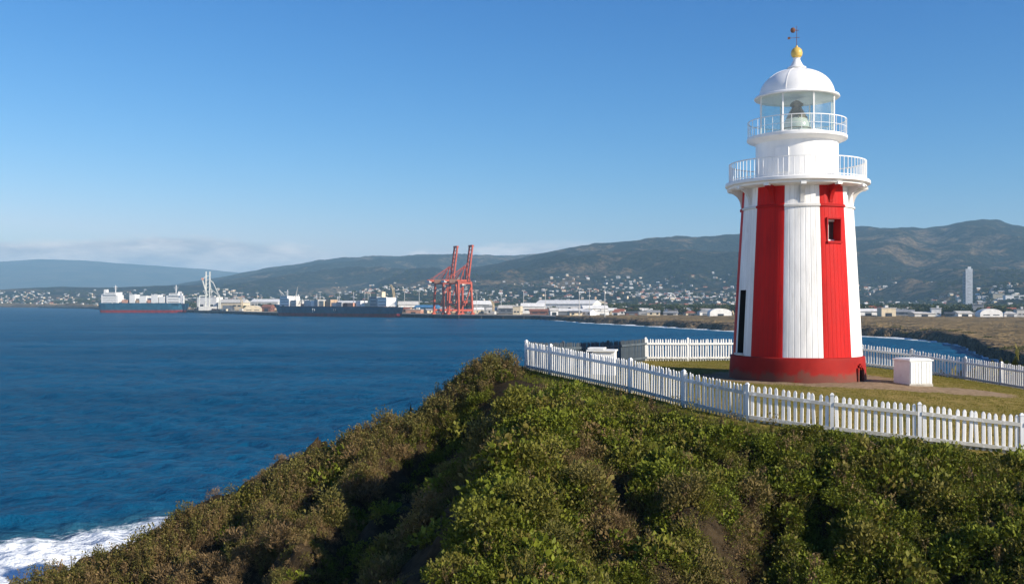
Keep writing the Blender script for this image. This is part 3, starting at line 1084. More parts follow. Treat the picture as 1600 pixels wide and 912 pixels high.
# ------------------------------------------------------------------ fences, one picket at a time
def picket_mesh(name, w, t, h, mat):
    c = min(w, t) * .34
    sec = [(-w / 2 + c, -t / 2), (w / 2 - c, -t / 2), (w / 2, -t / 2 + c), (w / 2, t / 2 - c), (w / 2 - c, t / 2), (-w / 2 + c, t / 2), (-w / 2, t / 2 - c), (-w / 2, -t / 2 + c)]
    lv = [(0.02, 1.0), (h - .07, 1.0), (h - .025, .72), (h, .25)]
    V = [(x * k, y * (1 if z < h - .03 else .8), z) for z, k in lv for x, y in sec]
    F_ = [(j * 8 + i, j * 8 + (i + 1) % 8, (j + 1) * 8 + (i + 1) % 8, (j + 1) * 8 + i) for j in range(3) for i in range(8)]
    F_ += [tuple(range(7, -1, -1)), tuple(range(24, 32))]
    me = MB().add(V, F_).mesh(name, False)
    me.materials.append(mat)
    return me


def post_mesh(w, h, mat):
    b = MB().box((0, 0, h / 2 - .1), (w, w, h + .2)).box((0, 0, h + .015), (w + .02, w + .02, .02)).box((0, 0, h + .05), (w + .01, w + .01, .05), 0, 0, .4)
    me = b.mesh('post', False)
    me.materials.append(mat)
    return me


def fence(name, label, pts, spacing, mat, h=1.06, w=.068, t=.040, post=.095, ends=(True, True), rail_side=-1, wide=None):
    pm = picket_mesh('picket', w, t, h, mat)
    pw = picket_mesh('picket', w * 1.42, t, h, mat)
    po = post_mesh(post, h + .0, mat)
    x0, y0 = pts[0]
    root = empty(name, (x0, y0, hz(x0, y0)))
    base = Vector(root.location)
    tag(root, label, 'fence')
    g = random.Random(len(pts) * 7 + int(x0 * 10))
    n = len(pts)
    for i, (x, y) in enumerate(pts):
        if (i == 0 and not ends[0]) or (i == n - 1 and not ends[1]):
            continue
        a, b = pts[max(i - 1, 0)], pts[min(i + 1, n - 1)]
        o = link('post', po, None, root, Vector((x, y, hz(x, y))) - base, math.atan2(b[1] - a[1], b[0] - a[0]))
        o.rotation_euler[1] = g.uniform(-.012, .012)
    for i in range(n - 1):
        a, b = Vector((*pts[i], 0)), Vector((*pts[i + 1], 0))
        d = (b - a); Ls = d.length; d.normalize()
        nrm = Vector((-d.y, d.x, 0))
        za, zb = hz(*pts[i]), hz(*pts[i + 1])
        rz = math.atan2(d.y, d.x)
        off = nrm * (rail_side * (t / 2 + .026))
        for hh in (.16, h - .23):
            p = a + d * (post / 2) + off; q = b - d * (post / 2) + off
            p.z = za + hh; q.z = zb + hh
            MB().beam(p - base, q - base, .05, .095).build('rail', mat, root)
        broad = wide is not None and i >= wide          # the newer run has broader pickets, set wider apart
        k = max(2, round((Ls - post) / (spacing * 1.42 if broad else spacing)))
        for j in range(k):
            s = (j + .5) / k
            p = a + d * (post / 2 + (Ls - post) * s)
            p.z = za + (zb - za) * s + g.uniform(-.02, .02)
            o = link('picket', pw if broad else pm, None, root, p - base, rz + g.uniform(-.07, .07))
            o.rotation_euler[0] = g.uniform(-.012, .012)
            o.rotation_euler[1] = g.gauss(0, .013)


fence('picket_fence', 'long white picket fence along the scrub bank in front of the lighthouse', F_FRONT, .118, M['fence'], wide=4)
fence('picket_fence', 'white picket fence coloured grey as in shade on the seaward side behind the small white hatch', F_LEFT, .13, M['fence_grey'], ends=(False, False))
fence('picket_fence', 'bright white picket fence behind the lighthouse on its left', F_BACK, .125, M['fence'])
fence('picket_fence', 'white picket fence behind the metal cabinet right of the lighthouse', F_RIGHT, .125, M['fence'], ends=(False, True))


# ------------------------------------------------------------------ cabinet and hatch on the lawn
def build_cabinet():
    x, y = 14.75, 37.7
    g = hz(x, y)
    r = empty('utility_cabinet', (x, y, g), rad(14))
    tag(r, 'white metal utility cabinet standing on the dirt right of the lighthouse', 'cabinet')
    MB().box((0, 0, .47), (.92, .98, .86)).build('body', M['cabinet'], r)
    for i in range(2):
        d = MB().box((-.225 + .45 * i, -.50, .48), (.42, .03, .78)).build('door', M['cabinet'], r)
        h = MB()
        for j in range(3):
            h.box((-.225 + .45 * i + (-.11 + .11 * j), -.519, .48), (.02, .012, .74))
        h.build('door_rib', M['cabinet'], d)
    MB().box((0, 0, .925), (1.0, 1.06, .05)).box((0, 0, .97), (.92, .98, .04), 0, 0, .85).build('lid', M['cabinet'], r)
    MB().box((0, 0, .0), (.98, 1.02, .12)).build('foundation', M['concrete'], r)


def build_hatch():
    x, y = pxy(941, 39.4)
    g = hz(x, y)
    r = empty('access_hatch', (x, y, g), rad(-12))
    tag(r, 'low white concrete hatch box with overhanging lid in the fence corner', 'hatch')
    MB().box((0.1, 0, .42), (.82, .8, .96)).build('body', M['white'], r)
    MB().box((0.0, 0, .93), (1.10, .95, .06)).box((-.2, 0, 1.01), (.62, .8, .05)).build('lid', M['white'], r)
    MB().box((-.2, 0, .97), (.5, .7, .05)).build('lid_spacer', M['white'], r)


M['concrete'] = paint('pale_concrete', (0.36, 0.33, 0.28), 0.9, 0.2, 5.0)
build_cabinet()
build_hatch()

# ------------------------------------------------------------------ vegetation
def leaf_mat(name, dark, lite, dry, trans=0.22, dryness=(.62, .8)):
    m = NT(name)
    oi = m.N.new('ShaderNodeObjectInfo')
    t = m.attr('tint')
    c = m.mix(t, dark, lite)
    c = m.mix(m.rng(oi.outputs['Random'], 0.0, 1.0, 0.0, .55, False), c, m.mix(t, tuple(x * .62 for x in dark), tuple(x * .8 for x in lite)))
    c = m.mix(m.rng(m.math('FRACT', m.math('MULTIPLY', oi.outputs['Random'], 7.13)), dryness[0], 1.0, 0, dryness[1], False), c, dry)
    m.set(color=c, rough=0.6, spec=0.14)
    tr = m.N.new('ShaderNodeBsdfTranslucent')
    m.L.new(m.mix(0.5, c, (0.16, 0.17, 0.02)), tr.inputs['Color'])
    ms = m.N.new('ShaderNodeMixShader'); ms.inputs[0].default_value = trans
    m.L.new(m.b.outputs[0], ms.inputs[1]); m.L.new(tr.outputs[0], ms.inputs[2])
    m.L.new(ms.outputs[0], m.out.inputs['Surface'])
    return m.mat


M['leaf_green'] = leaf_mat('green_leaves', (0.042, 0.062, 0.007), (0.230, 0.255, 0.026), (0.17, 0.125, 0.035))
M['leaf_olive'] = leaf_mat('olive_leaves', (0.060, 0.062, 0.016), (0.235, 0.205, 0.052), (0.19, 0.125, 0.055), .2, (.4, .9))
M['leaf_dry'] = leaf_mat('dry_leaves', (0.075, 0.048, 0.022), (0.26, 0.175, 0.085), (0.30, 0.20, 0.09), .15, (.4, .9))
M['grass'] = leaf_mat('grass_blades', (0.090, 0.100, 0.012), (0.27, 0.235, 0.032), (0.32, 0.25, 0.07), .2, (.4, .9))
M['stem'] = paint('woody_stem', (0.075, 0.05, 0.032), 0.9, 0.3, 20)
M['far_leaf'] = leaf_mat('tree_leaves', (0.018, 0.030, 0.008), (0.070, 0.085, 0.022), (0.10, 0.10, 0.03), .15, (.5, .8))


def leaves_mesh(name, mats, n, rx, rz, lmin, lmax, wr, seed, shell=.45, lift=.35, stems=0, zc=0.0, lobes=0):
    """n folded leaves spread through a rounded crown, with thin stems"""
    g = np.random.default_rng(seed)
    d = g.normal(size=(n, 3)); d /= np.linalg.norm(d, axis=1)[:, None]
    d[:, 2] = np.abs(d[:, 2]) if zc == 0 else d[:, 2]
    rr = (shell + (1 - shell) * g.random(n)) ** .7
    if lobes:
        lc = g.normal(size=(lobes, 3)); lc /= np.linalg.norm(lc, axis=1)[:, None]; lc[:, 2] = np.abs(lc[:, 2]) * .9
        lc *= g.uniform(.35, .75, (lobes, 1))
        wh = g.integers(0, lobes, n)
        P = lc[wh] + d * rr[:, None] * g.uniform(.32, .52, lobes)[wh][:, None]
        P = P * np.array([rx, rx, rz])
    else:
        P = d * rr[:, None] * np.array([rx, rx, rz])
        P *= (1 + .28 * np.sin(P[:, :1] * 9 / rx + seed) * np.cos(P[:, 1:2] * 7 / rx))
    P[:, 2] += zc
    ax = d + g.normal(size=(n, 3)) * .75 + np.array([0, 0, lift]); ax /= np.linalg.norm(ax, axis=1)[:, None]
    sd = np.cross(ax, g.normal(size=(n, 3))); sd /= np.linalg.norm(sd, axis=1)[:, None]
    nm = np.cross(ax, sd)
    ln = g.uniform(lmin, lmax, n)[:, None]
    w = ln * wr
    v = np.stack([P, P + ax * ln * .5 + sd * w + nm * w * .35, P + ax * ln, P + ax * ln * .5 - sd * w + nm * w * .35], 1).reshape(-1, 3)
    i = np.arange(n) * 4
    tri = np.concatenate([np.stack([i, i + 1, i + 2], 1), np.stack([i, i + 2, i + 3], 1)])
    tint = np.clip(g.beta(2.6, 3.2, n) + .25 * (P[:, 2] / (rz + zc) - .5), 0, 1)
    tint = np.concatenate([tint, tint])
    mi = np.zeros(len(tri), np.int32)
    if stems:
        sv, sf = [], []
        for k in range(stems):
            a = g.uniform(0, 6.28); e = P[g.integers(0, n)]
            b0 = np.array([math.cos(a), math.sin(a), 0]) * rx * .08
            b0[2] = -.15 if zc == 0 else 0
            r0 = max(.006, rx * .018)
            o = len(v) + len(sv)
            for q, r_ in ((b0, r0), (e * np.array([.9, .9, .95]), r0 * .4)):
                for t in range(3):
                    sv.append(q + r_ * np.array([math.cos(t * 2.1), math.sin(t * 2.1), 0]))
            for t in range(3):
                u_ = (t + 1) % 3
                sf += [(o + t, o + u_, o + 3 + u_), (o + t, o + 3 + u_, o + 3 + t)]
        v = np.concatenate([v, np.array(sv)])
        tri = np.concatenate([tri, np.array(sf)])
        mi = np.concatenate([mi, np.ones(len(sf), np.int32)])
        tint = np.concatenate([tint, np.zeros(len(sf))])
    me = bpy.data.meshes.new(name)
    me.vertices.add(len(v)); me.vertices.foreach_set('co', v.astype(np.float32).ravel())
    me.loops.add(tri.size); me.loops.foreach_set('vertex_index', tri.astype(np.int32).ravel())
    me.polygons.add(len(tri)); me.polygons.foreach_set('loop_start', np.arange(0, tri.size, 3, dtype=np.int32))
    me.polygons.foreach_set('material_index', mi)
    me.update(calc_edges=True)
    attr(me, 'tint', tint, 'FACE')
    for m_ in mats:
        me.materials.append(m_)
    return me


def stalk_mesh(name, seed, h, mats):
    """a few upright stalks with leafy tips"""
    g = np.random.default_rng(seed)
    v, f, ti = [], [], []
    for k in range(g.integers(2, 5)):
        a = g.uniform(0, 6.28); lean = g.uniform(.05, .32); hh = h * g.uniform(.6, 1.0)
        tip = np.array([math.cos(a) * lean * hh, math.sin(a) * lean * hh, hh])
        b0 = np.array([g.normal(0, .04), g.normal(0, .04), -.1])
        o = len(v)
        for q, r_ in ((b0, .008), (tip, .004)):
            for t in range(3):
                v.append(q + r_ * np.array([math.cos(t * 2.1), math.sin(t * 2.1), 0]))
        for t in range(3):
            u_ = (t + 1) % 3
            f += [(o + t, o + u_, o + 3 + u_), (o + t, o + 3 + u_, o + 3 + t)]; ti += [.15, .15]
        for q in range(26):
            s = g.uniform(.35, 1.05)
            p = b0 + (tip - b0) * min(s, 1) + g.normal(0, .03, 3)
            ax = g.normal(0, .8, 3) + np.array([0, 0, .6]); ax /= np.linalg.norm(ax)
            sd = np.cross(ax, g.normal(size=3)); sd /= np.linalg.norm(sd)
            ln = g.uniform(.04, .085)
            o = len(v)
            v += [p, p + ax * ln * .5 + sd * ln * .28, p + ax * ln, p + ax * ln * .5 - sd * ln * .28]
            f += [(o, o + 1, o + 2), (o, o + 2, o + 3)]; tt = g.random(); ti += [tt, tt]
    me = bpy.data.meshes.new(name)
    me.from_pydata([tuple(x) for x in v], [], f)
    attr(me, 'tint', ti, 'FACE')
    for m_ in mats:
        me.materials.append(m_)
    return me


def tuft_mesh(name, seed, n, h, spread, mat):
    g = np.random.default_rng(seed)
    v, f, ti = [], [], []
    for k in range(n):
        p = np.array([g.normal(0, spread), g.normal(0, spread), -.02]); hh = h * g.uniform(.5, 1.1)
        a = g.uniform(0, 6.28); dx = np.array([math.cos(a), math.sin(a), 0]); sd = np.array([-dx[1], dx[0], 0]) * (.006 if h < .3 else .009)
        o = len(v)
        v += [p - sd, p + sd, p + dx * hh * .35 + np.array([0, 0, hh])]
        f += [(o, o + 1, o + 2)]; ti.append(g.random())
    me = bpy.data.meshes.new(name)
    me.from_pydata([tuple(x) for x in v], [], f)
    attr(me, 'tint', ti, 'FACE')
    me.materials.append(mat)
    return me


def source_collection(name, meshes):
    c = bpy.data.collections.new(name)          # not linked: only a source for scattered ground cover
    for i, me in enumerate(meshes):
        c.objects.link(bpy.data.objects.new('%s_%02d' % (name, i), me))
    return c


def scatter(name, P, rot, scl, idx, coll, label, cat):
    me = bpy.data.meshes.new(name)
    n = len(P)
    me.vertices.add(n); me.vertices.foreach_set('co', np.asarray(P, np.float32).ravel())
    a = me.attributes.new('rot', 'FLOAT_VECTOR', 'POINT'); a.data.foreach_set('vector', np.asarray(rot, np.float32).ravel())
    a = me.attributes.new('scl', 'FLOAT', 'POINT'); a.data.foreach_set('value', np.asarray(scl, np.float32))
    a = me.attributes.new('idx', 'INT', 'POINT'); a.data.foreach_set('value', np.asarray(idx, np.int32))
    o = bpy.data.objects.new(name, me); COL.objects.link(o)
    ng = bpy.data.node_groups.new(name, 'GeometryNodeTree')
    ng.interface.new_socket('Geometry', in_out='INPUT', socket_type='NodeSocketGeometry')
    ng.interface.new_socket('Geometry', in_out='OUTPUT', socket_type='NodeSocketGeometry')
    N, L = ng.nodes, ng.links
    gi, go = N.new('NodeGroupInput'), N.new('NodeGroupOutput')
    ip = N.new('GeometryNodeInstanceOnPoints')
    ci = N.new('GeometryNodeCollectionInfo')
    ci.inputs['Collection'].default_value = coll
    ci.inputs['Separate Children'].default_value = True
    ci.inputs['Reset Children'].default_value = True
    ip.inputs['Pick Instance'].default_value = True

    def na(nm, ty):
        x = N.new('GeometryNodeInputNamedAttribute'); x.data_type = ty; x.inputs['Name'].default_value = nm
        return [s for s in x.outputs if s.enabled and s.name == 'Attribute'][0]
    e2r = N.new('FunctionNodeEulerToRotation')
    L.new(na('rot', 'FLOAT_VECTOR'), e2r.inputs[0])
    L.new(gi.outputs[0], ip.inputs['Points']); L.new(ci.outputs[0], ip.inputs['Instance'])
    L.new(na('idx', 'INT'), ip.inputs['Instance Index']); L.new(e2r.outputs[0], ip.inputs['Rotation'])
    L.new(na('scl', 'FLOAT'), ip.inputs['Scale'])
    L.new(ip.outputs[0], go.inputs[0])
    md = o.modifiers.new('scatter', 'NODES'); md.node_group = ng
    tag(o, label, cat, kind='stuff')
    return o


def slope_rot(x, y, g, k=.6):
    e = .25
    gx = (headland(x + e, y) - headland(x - e, y)) / (2 * e); gy = (headland(x, y + e) - headland(x, y - e)) / (2 * e)
    return np.stack([np.arctan(gy) * k + g.normal(0, .12, len(x)), -np.arctan(gx) * k + g.normal(0, .12, len(x)), np.zeros(len(x))], -1)


def in_view(x, y, z, margin=.11):
    u = x / np.maximum(y, 1); v = (CAMZ - z) / np.maximum(y, 1)
    return (y > 12) & (np.abs(u) < .5 + margin) & (v < .2763 + margin)


def outside_depth(x, y):
    """distance outside the lawn polygon"""
    bd = np.full(x.shape, 1e9)
    for i in range(len(POLY)):
        d, t, s = _seg(x, y, POLY[i], POLY[(i + 1) % len(POLY)])
        bd = np.minimum(bd, d)
    return np.where(in_poly(x, y, POLY), -bd, bd)


def dryness_at(x, y):
    """0 green .. 1 dry: the crest and the left slope are drier, patches lower down"""
    d = .10 + .50 * sstep(1, -6, x) + 1.5 * (fbm(x * .22 + 11, y * .22 + 4, 4) - .5)
    d += .55 * np.exp(-(((x - 3.2) / 2.0) ** 2 + ((y - 23) / 3.0) ** 2))
    d -= .45 * sstep(5, 9, x)
    d += .5 * (gully_depth(x, y) > .25)
    d += .45 * (rib_height(x, y)[1] < .9) * (x < 0)
    return d


def build_ground_cover():
    g = np.random.default_rng(5)
    greens = [leaves_mesh('clump', [M['leaf_green'], M['stem']], 330, .36, .33, .040, .085, .30, 10 + i, stems=5) for i in range(5)]
    greens += [leaves_mesh('clump', [M['leaf_green'], M['stem']], 110, .36, .40, .08, .17, .34, 16 + i, stems=6) for i in range(2)] + [tuft_mesh('blades', 25, 90, .42, .12, M['grass'])]
    olives = [leaves_mesh('clump', [M['leaf_olive'], M['stem']], 300, .33, .38, .036, .080, .22, 30 + i, lift=.6, stems=7) for i in range(4)]
    olives += [tuft_mesh('blades', 45, 80, .45, .10, M['leaf_dry']), leaves_mesh('clump', [M['leaf_olive'], M['stem']], 90, .34, .45, .07, .15, .30, 46, lift=.7, stems=14)]
    drys = [leaves_mesh('clump', [M['leaf_dry'], M['stem']], 230, .28, .36, .04, .10, .13, 50 + i, lift=.8, stems=12) for i in range(3)]
    stalks = [stalk_mesh('stalk', 70 + i, .75, [M['leaf_olive']]) for i in range(4)] + [stalk_mesh('stalk', 80 + i, .6, [M['leaf_dry']]) for i in range(2)]
    cg, co_, cd, cs = [source_collection(n, m) for n, m in (('green_source', greens), ('olive_source', olives), ('dry_source', drys), ('stalk_source', stalks))]
    n = 60000
    x = g.uniform(-24, 22, n); y = g.uniform(13, 46, n)
    od = outside_depth(x, y)
    z = headland(x, y)
    ok = (od > np.where(x < 7.3, 1.0, .45)) & in_view(x, y, z) & (z > 1)
    ok &= ~((y > 30) & (x > 4))                        # behind the lawn
    gd = gully_depth(x, y)
    bare = np.maximum(sstep(.8, 1.6, gd) * .2, face_mask(x, y) * .93)
    ok &= g.random(n) > bare
    x, y, z, od, gd = x[ok], y[ok], z[ok], od[ok], gd[ok]
    gap = np.maximum(sstep(.33, .47, fbm(x * .95 + 60, y * .95 + 20, 3)), (x < -1) * .85)
    keep = g.random(len(x)) < np.where(od < 1.2, .6, .95 * (.22 + .78 * gap))
    x, y, z, od, gd = x[keep], y[keep], z[keep], od[keep], gd[keep]
    dr = dryness_at(x, y) + g.normal(0, .16, len(x))
    rot = slope_rot(x, y, g); rot[:, 2] = g.uniform(0, 6.28, len(x))
    big = fbm(x * .5 + 2, y * .5 + 30, 3)
    scl = g.uniform(.4, 1.15, len(x)) * (.45 + 1.1 * big) * np.where((od < 1.1) & (x < 7.3), .55, 1)
    P = np.stack([x, y, z - .04], -1)
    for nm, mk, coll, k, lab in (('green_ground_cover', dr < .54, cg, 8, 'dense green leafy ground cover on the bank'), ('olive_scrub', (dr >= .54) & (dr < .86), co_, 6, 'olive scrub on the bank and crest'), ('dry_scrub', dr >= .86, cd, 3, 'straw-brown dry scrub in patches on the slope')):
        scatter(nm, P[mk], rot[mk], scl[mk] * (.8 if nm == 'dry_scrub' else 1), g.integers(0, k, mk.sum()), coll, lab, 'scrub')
    # stalks: thick on the crest, thin elsewhere
    m = 9000
    t = g.random(m) ** .9 * (len(CREST) - 2)
    i = t.astype(int); fr = (t - i)[:, None]
    C = CREST[i] * (1 - fr) + CREST[i + 1] * fr
    x = C[:, 0] + g.normal(0, .7, m); y = C[:, 1] + g.normal(0, .7, m)
    x[3500:] = g.uniform(-14, 16, m - 3500); y[3500:] = g.uniform(17, 38, m - 3500)
    od = outside_depth(x, y); z = headland(x, y)
    ok = (od > .6) & in_view(x, y, z) & (z > 1) & (gully_depth(x, y) < .5) & (face_mask(x, y) < .4) & ~((y > 30) & (x > 4))
    ok &= (np.arange(m) < 3500) | (g.random(m) < .3)
    x, y, z = x[ok], y[ok], z[ok]
    rot = np.stack([g.normal(0, .12, len(x)), g.normal(0, .12, len(x)), g.uniform(0, 6.28, len(x))], -1)
    scatter('upright_stalks', np.stack([x, y, z], -1), rot, g.uniform(.45, 1.05, len(x)), g.integers(0, 6, len(x)), cs, 'thin upright stalks along the crest', 'scrub')
    # grass: the lawn, and longer along the fence foot
    tufts = [tuft_mesh('tuft', 90 + i, 22, .055, .10, M['grass']) for i in range(3)]
    longt = [tuft_mesh('long_tuft', 95 + i, 30, .22, .07, M['leaf_green']) for i in range(3)]
    ct = source_collection('turf_source', tufts); cl = source_collection('long_grass_source', longt)
    n = 42000
    x = g.uniform(0, 26, n); y = g.uniform(26, 50, n)
    od = outside_depth(x, y)
    d = np.hypot(x - LH[0], y - LH[1]); t1, _, _ = _seg(x, y, (11.5, 36.9), (16.6, 36.2))
    ok = (od < -.1) & (d > 3.7 + g.normal(0, .35, n)) & (t1 > 1.1 + g.normal(0, .25, n)) & (np.abs(x / y) < .53)
    x, y = x[ok], y[ok]
    rot = np.zeros((len(x), 3)); rot[:, 2] = g.uniform(0, 6.28, len(x))
    scatter('lawn_grass', np.stack([x, y, headland(x, y)], -1), rot, g.uniform(.5, 1.3, len(x)), g.integers(0, 3, len(x)), ct, 'short yellowing grass of the lawn', 'grass')
    n = 16000
    x = g.uniform(-1, 20, n); y = g.uniform(25, 40, n)
    od = outside_depth(x, y)
    ok = (np.abs(od - .30) < .62) & (y < 39) & ~((y > 34) & (x > 4)) & (np.abs(x / y) < .54)
    x, y = x[ok], y[ok]
    rot = np.zeros((len(x), 3)); rot[:, 2] = g.uniform(0, 6.28, len(x))
    scatter('fence_grass', np.stack([x, y, headland(x, y)], -1), rot, g.uniform(.3, .75, len(x)), g.integers(0, 3, len(x)), cl, 'longer grass along the foot of the front fence', 'grass')


build_ground_cover()


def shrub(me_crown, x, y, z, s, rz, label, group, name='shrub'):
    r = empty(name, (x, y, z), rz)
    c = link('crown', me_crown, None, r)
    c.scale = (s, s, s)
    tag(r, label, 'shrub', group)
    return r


ORD = ('first', 'second', 'third', 'fourth', 'fifth', 'sixth', 'seventh', 'eighth', 'ninth', 'tenth')


def build_shrubs():
    g = np.random.default_rng(15)
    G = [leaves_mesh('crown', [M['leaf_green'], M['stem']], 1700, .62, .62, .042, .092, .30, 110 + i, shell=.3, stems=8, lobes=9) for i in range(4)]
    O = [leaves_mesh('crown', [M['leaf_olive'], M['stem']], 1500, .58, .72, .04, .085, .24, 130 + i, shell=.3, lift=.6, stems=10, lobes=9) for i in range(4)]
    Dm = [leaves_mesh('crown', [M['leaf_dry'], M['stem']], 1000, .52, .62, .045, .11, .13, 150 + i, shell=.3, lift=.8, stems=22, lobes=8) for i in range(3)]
    n = 2600
    X, Y = g.uniform(-17, 16.5, n), g.uniform(15, 38, n)
    OD, Z, GD = outside_depth(X, Y), headland(X, Y), np.maximum(gully_depth(X, Y), face_mask(X, Y))
    OK = ~((Y > 30) & (X > 4)) & (OD > 1.5) & (GD < .5) & (Z > 2) & in_view(X, Y, Z, .0)
    pts = []
    for x, y, z, od in zip(X[OK], Y[OK], Z[OK], OD[OK]):
        if len(pts) < 170 and all((x - p[0]) ** 2 + (y - p[1]) ** 2 > 1.0 for p in pts):
            pts.append((float(x), float(y), float(z), float(od)))
    for x, y, z, od in pts:
        dr = dryness_at(np.array([x]), np.array([y]))[0] + g.normal(0, .15)
        cd = min(_seg(np.array([x]), np.array([y]), CREST[i][:2], CREST[i + 1][:2])[0][0] for i in range(len(CREST) - 1))
        kind, ms = (('green leafy', G) if dr < .45 else ('olive', O) if dr < .85 else ('straw-brown', Dm))
        if cd < 1.8:
            where, gr = 'on the crest above the open sea', 'shrubs on the crest'
        elif x < -1:
            where, gr = 'among the dark gullies on the left slope', 'shrubs among the gullies'
        elif od < 3.5:
            where, gr = 'just below the long front fence', 'shrubs below the front fence'
        elif x > 6:
            where, gr = 'low on the bank at the right', 'shrubs low on the right bank'
        else:
            where, gr = 'low on the bank at the centre', 'shrubs low on the central bank'
        s = g.uniform(.7, 1.65) * (1.0 if od > 2.5 else .65)
        p_ = 800 + 1600 * x / y
        size = 'low ' if s < .85 else 'tall ' if s > 1.3 else 'mid-sized '
        if gr == 'shrubs on the crest':
            where += ', ' + ('at the surf end' if p_ < 260 else 'halfway up' if p_ < 560 else 'near the fence corner')
        elif gr == 'shrubs below the front fence':
            where += ', ' + ('left of the lighthouse' if p_ < 1140 else 'under the lighthouse' if p_ < 1345 else 'right of the lighthouse')
        elif gr == 'shrubs among the gullies':
            where += ', ' + ('lower left' if p_ < 420 else 'mid-slope' if p_ < 640 else 'beside the green bank')
        elif gr == 'shrubs low on the central bank':
            where += ', ' + ('left part' if p_ < 950 else 'right part')
        kind = size + kind
        shrub(ms[g.integers(0, len(ms))], x, y, z - .12, s, g.uniform(0, 6.28), '%s shrub %s' % (kind, where), gr + ', ' + kind)
    # bushy shrubs pressed against the front fence on the right
    for q_, (px, Y, s) in enumerate(((1240, 27.6, .75), (1272, 27.5, .85), (1310, 27.3, .8), (1345, 27.2, .9), (1385, 27.0, .85), (1425, 26.9, .9), (1462, 26.7, .75), (1510, 26.4, .6))):
        x, y = pxy(px, Y)
        shrub(G[int(px) % 4], x, y, hz(x, y) - .02, s, px, '%s from the left of the green shrubs touching the front fence below the lighthouse' % ORD[q_], 'shrubs against the front fence')
    B = [leaves_mesh('crown', [M['leaf_olive' if i else 'leaf_green'], M['stem']], 2600, 1.25, 1.5, .10, .20, .28, 170 + i, shell=.3, stems=12, lobes=12) for i in range(3)]
    # taller bushes beyond the right-hand fence
    for q_, (px, Y, h) in enumerate(((1508, 64, 1.4), (1522, 57, 1.5), (1540, 60, 2.0), (1556, 56, 1.6), (1575, 59, 2.1), (1592, 56, 1.8), (1612, 58, 2.3), (1630, 55, 2.2))):
        x, y = pxy(px, Y)
        z = hz(x, y)
        top = CAMZ - (545 - 470 + (px % 7) - 3) / 1600 * Y
        s = max(.7, (top - z) / 1.55)
        o = shrub(B[px % 3], x, y, z - .2, s, px, '%s from the left of the tall bushes rising beyond the right-hand fence' % ORD[q_], 'bushes beyond the right-hand fence')


build_shrubs()

# ------------------------------------------------------------------ the port and the town
def lz(x, y):
    return float(land(np.array([float(x)]), np.array([float(y)]))[0])


WALL = {'white': (0.80, 0.78, 0.74), 'cream': (0.66, 0.55, 0.38), 'tan': (0.42, 0.29, 0.18), 'grey': (0.34, 0.34, 0.34), 'slate': (0.14, 0.15, 0.17), 'blue': (0.06, 0.17, 0.30), 'salmon': (0.52, 0.27, 0.18), 'brown': (0.20, 0.085, 0.06), 'pale': (0.56, 0.54, 0.50)}
WM = {k: paint('render_' + k, v, 0.75, 0.12, 0.25, ((0.25, 0.22, 0.18), .25)) for k, v in WALL.items()}
ROOF = {'white': (0.72, 0.70, 0.66), 'pale': (0.55, 0.52, 0.47), 'grey': (0.27, 0.27, 0.27), 'dark': (0.07, 0.07, 0.075), 'terracotta': (0.30, 0.10, 0.055), 'blue': (0.06, 0.18, 0.33), 'rust': (0.24, 0.10, 0.06)}
RM = {k: paint('roof_' + k, v, 0.7, 0.15, 0.3) for k, v in ROOF.items()}
M['town_window'] = NT('town_window').set(color=(0.03, 0.035, 0.045), rough=0.2, spec=0.6).mat
M['wharf'] = paint('wharf_concrete', (0.045, 0.042, 0.040), 0.9, 0.35, 0.12)
M['wharf_top'] = paint('wharf_apron', (0.24, 0.215, 0.18), 0.95, 0.2, 0.05)


def build_wharf():
    px = [60, 140, 200, 295, 360, 430, 520, 620, 700, 770, 835, 868]
    top, bot = [], []
    pts = [Vector(((p - 800) / 1600 * d, d, 0)) for p, d in ((p, float(coast_depth(U(p))) - 4) for p in px)]
    n = len(pts)
    b = MB()
    back = [p * (1 + 60 / p.length) for p in pts]
    for i in range(n - 1):
        a, c = pts[i], pts[i + 1]
        b.add([(a.x, a.y, -4), (c.x, c.y, -4), (c.x, c.y, 3.2), (a.x, a.y, 3.2)], [(0, 1, 2, 3)], 0)
    o = b.build('wharf_wall', [M['wharf']])
    tag(o, 'dark wharf wall along the harbour', 'wharf', kind='structure')
    t = MB()
    for i in range(n - 1):
        a, c, d, e = pts[i], pts[i + 1], back[i + 1], back[i]
        t.add([(a.x, a.y, 3.2), (c.x, c.y, 3.2), (c.x, c.y, 3.75), (a.x, a.y, 3.75), (d.x, d.y, 3.75), (e.x, e.y, 3.75)], [(0, 1, 2, 3), (3, 2, 4, 5)])
    t.build('apron', M['wharf_top'], o)
    f = MB()
    for i in range(n - 1):
        a, c = pts[i], pts[i + 1]
        k = max(1, int((c - a).length / 22))
        for j in range(k):
            p = a.lerp(c, (j + .5) / k) * .9992
            f.box((p.x, p.y, .9), (1.2, 1.2, 5.0))
    fo = f.build('fender_pile', M['dark_metal'], o)
    fo['kind'] = 'stuff'


build_wharf()


